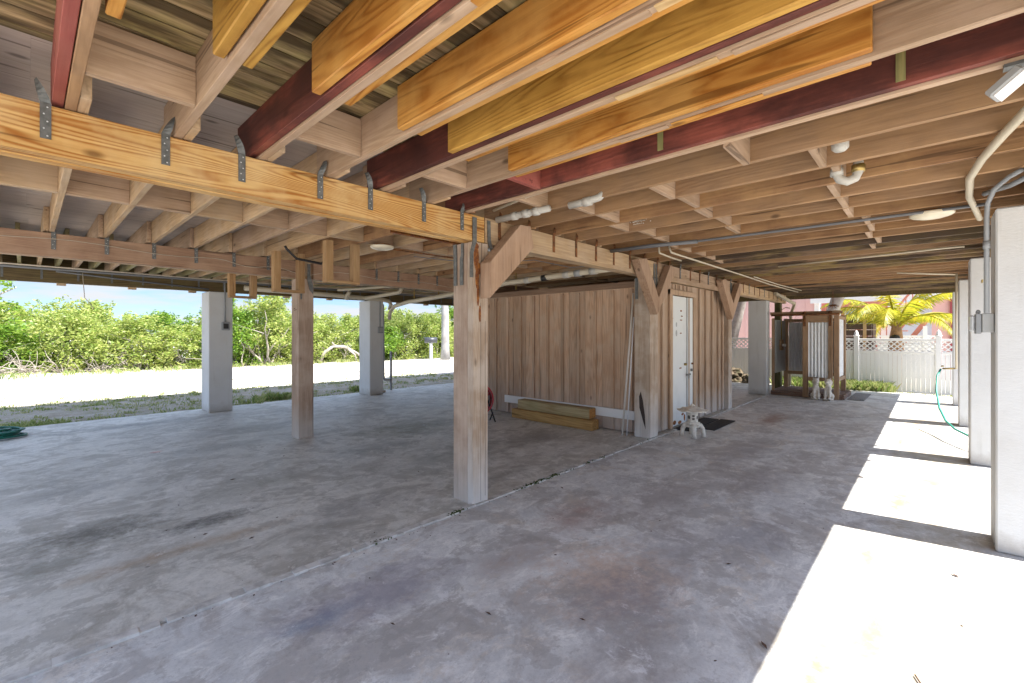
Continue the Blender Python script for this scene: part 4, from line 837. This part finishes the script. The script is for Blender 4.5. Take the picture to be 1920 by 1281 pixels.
# downspout
ds = thing('downspout', (13.0, 2.6, 2.2), 'cream gutter downspout angling down at the end of the weathered beam', 'downspout')
MB().bar((11.9, 2.68, 2.33), (13.0, 2.50, 2.13), .07, .06).build('sloping_pipe', M['pvc'], ds, bevel=.006)
MB().bar((13.03, 2.50, 2.13), (12.9, 2.56, 1.86), .06, .06, (1, 0, 0)).build('lower_pipe', M['pvc'], ds, bevel=.006)
MB().bar((12.9, 2.56, 1.85), (12.9, 2.58, .12), .06, .06, (1, 0, 0)).build('lower_pipe', M['pvc'], ds, bevel=.006)

# ------------------------------------------------------------------ big drain pipe over shed side, and by column two
bp = thing('sewer_pipe', (5.2, 3, 2.2), 'large cream drain pipe with couplings running above the shed wall to the road side', 'pipe')
bpts = [(5.13, 2.9, 2.235), (5.17, 4.1, 2.215), (5.22, 5.3, 2.19), (5.35, 6.6, 2.11), (5.5, 8.1, 2.06), (5.58, 8.75, 2.0), (5.66, 9.05, 1.88), (5.68, 9.12, 1.72)]
MB().tube(bpts, .040, 14).build('pipe', M['pvc'], bp)
for (y, m_) in ((3.3, 'pvcw'), (3.75, 'pvcw'), (4.15, 'black'), (4.5, 'pvcw'), (5.1, 'pvc'), (3.55, 'box')):
    f = (y - 2.9) / 2.4; MB().tube([(5.13 + .09 * f, y - .05, 2.235 - .045 * f), (5.13 + .09 * f, y + .05, 2.235 - .045 * f - .002)], .047, 14).build('coupling', M[m_], bp)
for y in (4.9, 6.9, 7.7): MB().box(5.36, 5.385, y, y + .004, 2.10, 2.37).build('hanger', M['brass'], bp)
dd = thing('sewer_pipe', (5.5, 9.15, 2.2), 'cream drain pipe along the road side beam bending down behind the right road side column', 'pipe')
MB().tube([(2.7, 9.13, 2.22), (4.4, 9.13, 2.19), (5.5, 9.13, 2.16), (5.68, 9.13, 2.13), (5.74, 9.15, 2.06), (5.74, 9.2, 1.95)], .045, 14).build('pipe', M['pvc'], dd)
MB().tube([(4.60, 8.9, 2.26), (4.6, 9.0, 2.2), (4.6, 9.02, 2.10)], .04, 12).build('elbow', M['pvc'], dd)
MB().tube([(5.05, 9.08, 2.17), (5.2, 8.9, 2.2), (5.35, 8.2, 2.26), (5.34, 8.1, 2.34)], .04, 12).build('elbow', M['pvc'], dd)
pipe('branch_pipe', [(4.2, 8.6, 2.25), (4.9, 7.8, 2.32), (5.6, 7.1, 2.345)], .022, 'pvc', 'cream branch pipe slanting under the joists before the right road side column')
vp = thing('vent_pipe', (5.8, 9.75, -.09), 'pair of grey vertical pipes joined at the foot beside the right road side column', 'pipe')
MB().tube([(5.93, 9.78, 2.1), (5.93, 9.78, .35), (5.96, 9.78, .27), (6.05, 9.78, .25), (6.12, 9.78, .25)], [.016, .03, .03, .03, .03], 10).build('pipe', M['box'], vp)
MB().tube([(6.14, 9.78, .95), (6.14, 9.78, -.04), (6.0, 9.8, -.07)], .03, 10).build('pipe', M['box'], vp)
one(MB().tube([(5.64, 9.50, .03), (5.80, 9.50, .03)], .035, 12), 'pipe_stub', M['pvcw'], (5.7, 9.5, 0), 'white pipe stub at the foot of the right road side column', 'pipe')
# extra tangle of cables behind beam
for k_, (z, y) in enumerate(((2.33, 7.6), (2.345, 8.0), (2.35, 8.4))):
    pipe('ceiling_cable', [(2.8, y, z), (4.2, y + .15, z - .03 + k_ * .01), (5.6, y - .1, z), (7, y + .1, z - .02)], .007, ['dconduit', 'cable', 'dconduit'][k_],
         ['lowest dark cable', 'cream cable', 'farthest dark cable'][k_] + ' strung under the joists behind the middle beam', 'cable')
pipe('grey_conduit', [(3.4, 3.9, 2.345), (3.8, 3.4, 2.35), (4.4, 3.1, 2.35), (5.2, 3.0, 2.34)], .02, 'conduit', 'grey conduit under the joists behind the thick diagonal brace', 'conduit')
pipe('ceiling_cable', [(3.2, 4.6, 2.33), (3.9, 4.2, 2.28), (4.4, 3.7, 2.33), (4.9, 3.5, 2.27), (5.3, 3.2, 2.32)], .005, 'dconduit', 'loose thin dark wire looping above the shed side wall', 'cable')

# hose coil
hc = MB(); pts = []
for i in range(160):
    a = i * .32; r_ = .24 + .05 * math.sin(i * .11); pts.append((-.30 + r_ * math.cos(a) + .03 * math.sin(i * .07), 9.1 + r_ * .9 * math.sin(a), .014 + .10 * i / 160 + .012 * math.sin(i * .5)))
hc.tube(pts, .014, 8); one(hc, 'garden_hose', M['hose'], (-.3, 9.1, 0), 'coiled dark green garden hose on the slab at the left edge', 'hose')

# debris on the floor
db = random.Random(3)
for i, (x, y, s_) in enumerate(((2.25, .55, .02), (1.57, 1.62, .016), (3.3, 2.45, .02), (1.85, 1.25, .012), (1.2, 1.9, .012), (1.05, 3.4, .014), (.85, 3.7, .012), (2.9, .9, .014), (3.65, -.1, .02), (2.0, 5.4, .014), (1.35, 4.9, .02), (2.7, 3.8, .014))):
    b = MB(); a = db.uniform(0, 3); m_ = Matrix.Rotation(a, 3, 'Z')
    vs = [Vector((x, y, 0)) + m_ @ Vector(p) for p in ((-s_ * 1.4, 0, .003), (0, s_ * .5, .008), (s_ * 1.4, 0, .004), (0, -s_ * .5, .005), (0, 0, .0005))]
    b.add(vs, [(0, 3, 1), (3, 2, 1), (0, 1, 4), (1, 2, 4), (2, 3, 4), (3, 0, 4)])
    o = one(b, 'dry_leaf', M['dry'], (x, y, 0), 'small curled dry leaf lying on the concrete floor', 'leaf', 'dry leaves on the floor')
dbs = MB()
for i in range(260):
    if i < 110: x_ = db.uniform(.2, 9); y_ = 2.70 - abs(db.gauss(0, .05))
    else: x_ = db.uniform(.6, 9); y_ = db.uniform(-.2, 8.5)
    q_ = db.uniform(.002, .0055); dbs.ball((x_, y_, .002), (q_ * db.uniform(1, 2.2), q_, q_ * .6), 5, db.uniform(0, 3))
o = dbs.build('debris', M['dry'], None, (2, 2, 0)); o['kind'] = 'stuff'; o['label'] = 'fine dark crumbs and grit scattered on the concrete'
tw = MB().tube([(2.32, -.02, .006), (2.42, .03, .006), (2.47, .05, .006)], .003, 5); one(tw, 'twig', M['dry'], (2.4, 0, 0), 'thin dark twig on the sunlit concrete', 'twig')

# ------------------------------------------------------------------ fence
FX = 14.75
FE = thing('vinyl_fence', (FX, 2, -.09), 'white vinyl fence with lattice top beyond the end of the slab', 'fence')
def fpanel(y0, y1):
    b = MB(); y = y0
    while y < y1 - .005: b.box(FX - .018 + .003 * (int(y * 20) % 2), FX + .018, y, min(y + .082, y1), -.02, .90); y += .087
    b.build('panel', M['vinyl'], FE)
    r_ = MB(); r_.box(FX - .03, FX + .03, y0, y1, -.06, -.02); r_.build('rail', M['vinyl'], FE, bevel=.003); MB().box(FX - .03, FX + .03, y0, y1, .90, .955).build('rail', M['vinyl'], FE, bevel=.003); MB().box(FX - .03, FX + .03, y0, y1, 1.205, 1.265).build('rail', M['vinyl'], FE, bevel=.003)
    lt = MB(); h_ = .25; s_ = .118
    for sg in (1, -1):
        y = y0 - h_
        while y < y1 + h_:
            a = Vector((FX + .006 * sg, y, .955)); b_ = Vector((FX + .006 * sg, y + h_ * sg, 1.205))
            # clip to panel
            ya, yb = a.y, b_.y; 
            def cl(yv): return min(max(yv, y0), y1)
            if max(ya, yb) > y0 and min(ya, yb) < y1:
                za, zb = .955, 1.205
                def zat(yv): return .955 + (yv - ya) / (yb - ya) * .25
                A_ = Vector((a.x, cl(ya), zat(cl(ya)))); B_ = Vector((a.x, cl(yb), zat(cl(yb))))
                if (A_ - B_).length > .02: lt.bar(A_, B_, .006, .027)
            y += s_
    lt.build('lattice', M['vinyl'], FE)
ps = [-1.68, -.12, 1.44, 3.0, 4.56, 6.12, 7.68]
for i in range(6): fpanel(ps[i] + .055, ps[i + 1] - .055)
for y in ps:
    MB().box(FX - .05, FX + .05, y - .05, y + .05, -.09, 1.33).build('post', M['vinyl'], FE, bevel=.004)
    MB().lathe((FX, y, 1.332), [(.065, 0), (.065, .02), (.035, .035), (.045, .07), (.03, .11), (.004, .15)], 12).build('post_cap', M['vinyl'], FE)
F2 = thing('far_vinyl_fence', (19, .5, -.09), 'distant white lattice fence seen over the near fence, below the pale blue door', 'fence')
b = MB(); b.box(18.98, 19.02, -.1, 1.3, .0, 1.05); b.box(18.98, 19.02, -.1, 1.3, 1.28, 1.33); b.build('panel', M['vinyl'], F2)
lt = MB(); y = -.1
while y < 1.2: lt.bar((19, y, 1.05), (19, y + .2, 1.28), .006, .04); lt.bar((19.01, y + .2, 1.05), (19.01, y, 1.28), .006, .04); y += .1
lt.build('lattice', M['vinyl'], F2); MB().box(18.95, 19.05, .1, .2, 0, 1.62).build('post', M['vinyl'], F2)

# ------------------------------------------------------------------ pink house
PH = thing('pink_house', (21, 3, -.09), 'pink wooden house with salmon stairs behind the white fence', 'house')
b = MB(); y = 3.2
while y < 12: b.box(20.0, 20.03, y, y + .29, -.09, 5.5); b.box(20.01, 20.03, y + .29, y + .30, -.09, 5.5); y += .30
b.build('wall', M['pink'], PH)
MB().box(19.97, 20.05, 3.05, 3.2, -.09, 5.5).build('corner_trim', M['vinyl'], PH)
MB().box(20.5, 20.55, 1.0, 3.06, 1.6, 5.5).build('wall', M['salmon'], PH)
MB().box(20.4, 20.45, -2.2, 3.1, 2.7, 5.5).build('upper_wall', M['pink'], PH)
MB().box(19.8, 19.9, -2.4, 3.3, 2.50, 2.70).build('porch_beam', M['vinyl'], PH)
MB().box(20.0, 20.05, -3.2, .0, -.09, 2.5).build('wall', M['pink'], PH)
MB().box(21.3, 21.35, -.2, 3.2, -.09, 2.5).build('inner_wall', M['vinyl'], PH)
MB().box(21.20, 21.28, .0, .95, -.09, 2.3).build('garage_door', M['lblue'], PH)
MB().box(20.0, 20.12, .95, 1.1, -.09, 2.5).build('porch_post', M['vinyl'], PH)
MB().box(19.9, 19.99, -.55, -.42, -.09, 2.5).build('porch_post', M['maroon'], PH)
for y in (1.55, 2.0, 2.45):
    f_ = MB().box(20.42, 20.47, y, y + .34, 1.62, 2.3).build('window', M['vinyl'], PH); MB().box(20.40, 20.415, y + .05, y + .29, 1.68, 2.24).build('pane', M['glass'], f_)
stn = MB()
for (a, b_) in (((19.2, 1.55, .3), (19.2, .3, 2.3)), ((19.2, 1.25, .0), (19.2, .0, 2.0)), ((19.3, 1.9, 1.6), (19.3, .9, .4))): stn.bar(a, b_, .05, .13)
stn.build('stair_stringer', M['salmon'], PH)
stn = MB()
for i in range(9): stn.box(19.0, 19.5, 1.4 - i * .14, 1.54 - i * .14, .14 + i * .22, .17 + i * .22)
stn.build('stair_tread', M['salmon'], PH)
bal = MB()
for i in range(8): yy = 1.55 - i * .16; bal.box(19.18, 19.2, yy, yy + .03, .35 + i * .24, 1.1 + i * .24)
bal.bar((19.19, 1.6, 1.05), (19.19, .3, 3.0), .05, .06); bal.build('stair_railing', M['salmon'], PH)
SB = thing('slatted_screen', (17, 1.6, -.09), 'dark brown horizontal slat enclosure behind the fence, right of the shower', 'screen')
b = MB()
for i in range(9): b.box(17.0, 17.03, 1.30, 2.9, .20 + i * .187, .375 + i * .187)
b.build('slats', M['brownp'], SB)
b = MB()
for i in range(9): b.box(17.03, 18.0, 1.27, 1.298, .20 + i * .187, .375 + i * .187)
b.build('slats', M['brownp'], SB); MB().box(16.97, 16.998, 1.42, 1.50, -.09, 1.86).build('corner_post', W['greyz'], SB)

# ------------------------------------------------------------------ palms
def frond(t, base, az, el, ln, m, seed, droop=1.0, wl=.38):
    q = random.Random(seed); b = MB(); rc = []; p = Vector(base); d = Vector((math.cos(az) * math.cos(el), math.sin(az) * math.cos(el), math.sin(el)))
    n = 22; st_ = ln / n
    for i in range(n + 1):
        rc.append(p.copy()); p = p + d * st_; d = (d + Vector((0, 0, -.055 * droop * (1 + i / n)))).normalized()
    b.tube(rc, [.022 * (1 - i / (n + 1)) + .004 for i in range(n + 1)], 5)
    for i in range(3, n):
        for sub in range(3):
            f = (i + sub / 3) / n; c_ = rc[i].lerp(rc[i + 1], sub / 3); dd_ = (rc[i + 1] - rc[i]).normalized(); sd_ = dd_.cross(Vector((0, 0, 1))).normalized()
            L_ = wl * ln / 2 * math.sin(math.pi * min(1, f * .85 + .12)) * q.uniform(.8, 1.1)
            for sg in (-1, 1):
                tip = (sd_ * sg * .75 + dd_ * .55 + Vector((0, 0, -.45 - q.uniform(0, .35)))).normalized() * L_
                wv = dd_ * .013; mid = c_ + tip * .5 + Vector((0, 0, .05 * L_))
                b.add([c_ - wv, c_ + wv, mid + wv, mid - wv, c_ + tip], [(0, 1, 2, 3), (3, 2, 4)])
    return b.build('frond', M[m], t)
PT = thing('coconut_palm', (16.5, .75, -.09), 'short coconut palm with yellow green fronds just behind the white fence', 'palm tree')
MB().tube([(16.5, .75, -.09), (16.5, .74, .5), (16.5, .73, 1.1), (16.5, .72, 1.5), (16.5, .72, 1.8)], [.21, .18, .17, .12, .07], 14).build('trunk', M['husk'], PT)
MB().ball((16.28, .74, 1.28), (.06, .12, .08), 10).build('coconut', M['black'], PT)
q = random.Random(21)
for i in range(17): frond(PT, (16.5, .72, 1.5), i * 2.399 + .3, R(q.uniform(35, 82)), q.uniform(2.0, 2.7), 'frond', i, q.uniform(1.0, 1.5))
frond(PT, (16.5, .72, 1.6), R(-100), R(35), 2.2, 'frond', 50, 1.1); frond(PT, (16.5, .72, 1.6), R(95), R(48), 2.4, 'frond', 51, 1.3); frond(PT, (16.5, .72, 1.6), R(120), R(40), 2.3, 'frond', 52, 1.3); frond(PT, (16.5, .72, 1.6), R(-80), R(60), 2.4, 'frond', 53, 1.3)
def palm(loc, top, r0, lbl, seed):
    t = thing('leaning_palm', loc, lbl, 'palm tree'); a = Vector(loc); b_ = Vector(top); pts = []; rs = []
    for i in range(40): f = i / 39; pts.append(a.lerp(b_, f) + Vector((0, 0, 0))); rs.append(r0 * (1 - .35 * f) * (1 + .06 * (i % 2)))
    MB().tube(pts, rs, 12).build('trunk', M['palmbark'], t)
    for i in range(11): frond(t, top, i * 2.399, R(20 + (i * 37) % 50), 2.4, 'frond', seed + i, 1.2)
palm((15.5, 5.0, -.09), (15.5, 3.6, 6.0), .16, 'grey palm trunk leaning behind the fence, left of the shower', 100)
palm((15.6, 2.75, -.09), (15.6, .7, 6.2), .17, 'ringed palm trunk leaning right above the shower enclosure', 200)
RP = thing('royal_palm', (15.95, 19.9, -.09), 'smooth pale palm trunk beyond the road, beside the mailbox', 'palm tree')
MB().tube([(15.95, 19.9, -.09), (15.95, 19.9, .6), (15.93, 19.9, 3), (15.9, 19.9, 6.5)], [.28, .22, .2, .15], 14).build('trunk', plain('smooth_palm_bark', (.32, .31, .30), .8, 0, .2, 2.5, .4, col2=(.20, .19, .18)), RP)
for i in range(9): frond(RP, (15.9, 19.9, 6.4), i * .7, R(35), 2.8, 'leafd', 300 + i)

# ------------------------------------------------------------------ rocks by the fence
def rock(c, r_, seed, lbl):
    bm = bmesh.new(); bmesh.ops.create_icosphere(bm, subdivisions=4, radius=1)
    for v in bm.verts:
        n_ = noise.fractal(v.co * 1.3 + Vector((seed, 0, 0)), 1.0, 2.0, 4) * .5 + noise.noise(v.co * 6 + Vector((seed, 0, 0))) * .12
        v.co = v.co * (1 + n_); v.co = Vector((v.co.x * r_[0], v.co.y * r_[1], max(v.co.z * r_[2], -r_[2] * .4)))
    me = bpy.data.meshes.new('coral_rock'); bm.to_mesh(me); bm.free(); me.materials.append(M['coral']); o = bpy.data.objects.new('coral_rock', me); C.objects.link(o); o.location = c
    o['label'] = lbl; o['category'] = 'rock'; o['group'] = 'coral rocks by the fence'
rock((14.1, 4.3, .08), (.35, .40, .30), 3, 'largest brown coral rock between the shed and the white column'); rock((13.95, 3.75, .0), (.25, .30, .20), 8, 'smaller coral rock beside the white column before the fence')
rock((14.2, 5.0, .05), (.3, .35, .28), 12, 'coral rock half hidden behind the far end of the shed')
# mailbox and driftwood
mbx = thing('mailbox', (13.6, 18.1, -.09), 'grey mailbox on a post among stones across the road', 'mailbox')
MB().box(13.55, 13.68, 18.04, 18.17, -.09, .95).build('post', M['box'], mbx, bevel=.01)
b = MB(); b.tube([(13.35, 18.28, 1.06), (13.85, 17.92, 1.06)], .14, 12); b.build('letter_box', plain('grey_mailbox', (.06, .065, .075), .4, .3), mbx)
for i, (dx, dy, r_) in enumerate(((-.25, 0, .16), (.2, -.2, .14), (.45, .1, .18), (0, -.3, .12), (.7, .0, .13), (.95, -.1, .12))):
    b = MB().ball((13.6 + dx, 18.1 + dy, -.04), (r_, r_ * .8, r_ * .7), 9, i); one(b, 'boulder', M['stone'], (13.6 + dx, 18.1 + dy, -.09), 'pale stone in the heap around the mailbox post', 'rock', 'stones around the mailbox')
dl = MB(); dl.tube([(9.9, 22.2, -.1), (10.1, 22.1, .45), (10.5, 22.0, .75), (11.1, 21.9, .70), (11.7, 21.8, .35), (12.2, 21.8, -.05)], [.07, .085, .08, .075, .065, .05], 10)
dl.tube([(10.6, 22.0, .72), (10.4, 21.9, .95)], [.08, .03], 7); dl.tube([(11.1, 21.9, .7), (11.5, 21.7, .3), (11.6, 21.7, 0)], [.06, .05, .04], 7)
one(dl, 'driftwood_log', M['bark'], (10, 22, -.09), 'bleached arched fallen trunk in front of the mangroves', 'log')

# ------------------------------------------------------------------ mangroves beyond the road
def crown_mesh(seed, rx, ry, h, nclump, nleaf, ls, m, low=.12):
    q = random.Random(seed); vs = []; fs = []
    cl = []
    for i in range(nclump):
        a = q.uniform(0, 6.28); f = q.random() ** .5; zz = q.uniform(low, 1.0); w_ = math.sqrt(max(.05, 1 - (max(0, zz - .45) / .62) ** 2))
        cl.append((Vector((rx * f * w_ * math.cos(a), ry * f * w_ * math.sin(a), h * zz * q.uniform(.75, 1.0))), q.uniform(.16, .42)))
    for i in range(7):      # shoots sticking out of the top
        a = q.uniform(0, 6.28); f = q.random() * .8; b0 = Vector((rx * f * math.cos(a), ry * f * math.sin(a), h * .85))
        for k in range(4): cl.append((b0 + Vector((q.gauss(0, .06), q.gauss(0, .06), k * .09 * h / 2.3)), .13))
    for c_, r_ in cl:
        n_ = int(nleaf * (r_ / .3) ** 2) + 6
        for j in range(n_):
            d = Vector((q.gauss(0, 1), q.gauss(0, 1), q.gauss(0, .8))); d = d.normalized() * r_ * (q.random() ** .4); p = c_ + d
            if p.z < .02: continue
            u_ = Vector((q.gauss(0, 1), q.gauss(0, 1), q.gauss(0, .5) + .2)).normalized(); v_ = u_.cross(Vector((q.gauss(0, 1), q.gauss(0, 1), q.gauss(0, 1) + .4))).normalized()
            s_ = ls * q.uniform(.7, 1.3); k = len(vs); vs += [p - u_ * s_, p + v_ * s_ * .42, p + u_ * s_, p - v_ * s_ * .42]; fs.append((k, k + 1, k + 2, k + 3))
    me = bpy.data.meshes.new('crown'); me.from_pydata([tuple(v) for v in vs], [], fs); me.materials.append(m); return me
def stem_mesh(seed, rx, h, n, r0=.03):
    q = random.Random(seed); b = MB()
    for i in range(n):
        a = q.uniform(0, 6.28); p = Vector((q.gauss(0, rx * .3), q.gauss(0, rx * .2), 0)); d = Vector((math.cos(a) * .5, math.sin(a) * .5, 1)).normalized(); pts = [p.copy()]; ln = h * q.uniform(.5, .95) / 6
        for k in range(6): p = p + d * ln; pts.append(p.copy()); d = (d + Vector((q.gauss(0, .3), q.gauss(0, .3), q.gauss(0, .1)))).normalized()
        b.tube(pts, [r0 * (1 - k / 8) for k in range(7)], 5)
        if q.random() < .7: b.tube([pts[3], pts[3] + Vector((q.gauss(0, .4), q.gauss(0, .4), .4)), pts[3] + Vector((q.gauss(0, .7), q.gauss(0, .7), .9))], [r0 * .5, r0 * .35, r0 * .15], 4)
    me = bpy.data.meshes.new('stem'); me.from_pydata(b.v, [], b.f); me.materials.append(M['bark']); return me
crowns = [crown_mesh(31 + i, 1.55, 1.2, 2.35, 120, 66, .062, M['leaf'] if i != 2 else M['leafd'], .03) for i in range(4)]
stems = [stem_mesh(60 + i, 1.5, 2.1, 16) for i in range(4)]
def bush(i, x, y, s_, sz, lbl, grp='mangrove bushes beyond the road', cm=None, smm=None, name='mangrove_bush', cat='bush'):
    t = thing(name, (x, y, -.09), lbl, cat, grp); t.scale = (s_, s_, sz); t.rotation_euler = (0, 0, i * 1.7)
    for nm, me in (('crown', cm or crowns[i % 4]), ('stem', smm or stems[i % 4])):
        o = bpy.data.objects.new(nm, me); C.objects.link(o); o.parent = t
    return t
def edge(x): return 24.3 - .36 * (x + .6) if x < 5 else 22.3 - .08 * (x - 5)
i = 0
x = -4.0; n = 0
while x < 27:
    n += 1; sz = .92 + .16 * math.sin(i * 2.3) + (.12 if x > 14 else 0)
    bush(i, x, edge(x) + 1.2 + .3 * math.sin(i), 1.0, sz, 'leafy green mangrove bush in the front row, %s from the left' % ord_(n)); i += 1; x += 1.75
x = -5; n = 0
while x < 32:
    n += 1; bush(i, x, edge(x) + 3.4 + .6 * math.sin(i * 1.3), 1.15, 1.14 + .14 * math.sin(i * 1.9), 'mangrove bush in the back row, %s from the left' % ord_(n)); i += 1; x += 2.3
tc1 = crown_mesh(90, 1.3, 1.2, 4.2, 70, 55, .075, M['leaf'], .3); ts1 = stem_mesh(91, .5, 3.6, 7, .06)
tc2 = crown_mesh(93, 1.6, 1.4, 4.6, 60, 50, .085, M['leafd'], .45); ts2 = stem_mesh(94, .5, 4.2, 6, .07)
GT = 'taller trees rising above the mangroves'
for (x, y, s_, a, b_, lbl) in ((7.6, 22.8, .95, tc1, ts1, 'tall loose leafed tree between the left column and the middle post'), (6.1, 23.6, .7, tc2, ts2, 'thin dark leafed tree just right of the left road side column'),
                               (14.6, 24.5, .75, tc1, ts1, 'rounded tree rising left of the right road side column'), (19.5, 24, .85, tc2, ts2, 'rounded tree beside the pale palm trunk'), (-1.35, 20.5, 1.0, tc2, ts2, 'tree at the left edge whose leafy branch hangs into the sky')):
    bush(i, x, y, s_, s_, lbl, GT, a, b_, 'mangrove_tree', 'tree'); i += 1
# low tangle of dead branches at the left
q = random.Random(77); dbm = MB()
for k in range(90):
    p = Vector((q.uniform(-1.8, 2.4), 23.2 + q.uniform(-.3, .5) - .3 * 1, -.05)); p.y = edge(p.x) - .1 + q.uniform(-.1, .5); pts = [p.copy()]
    d = Vector((q.gauss(0, 1), q.gauss(0, .3), q.uniform(.1, .9))).normalized()
    for j in range(4): p = p + d * q.uniform(.12, .3); pts.append(p.copy()); d = (d + Vector((q.gauss(0, .4), q.gauss(0, .3), q.gauss(-.1, .3)))).normalized()
    dbm.tube(pts, [.022, .018, .014, .01, .006], 5)
o = dbm.build('dead_branches', M['bark'], None, (0, 24, -.09)); o['kind'] = 'stuff'; o['label'] = 'tangle of bleached dead branches at the foot of the mangroves'
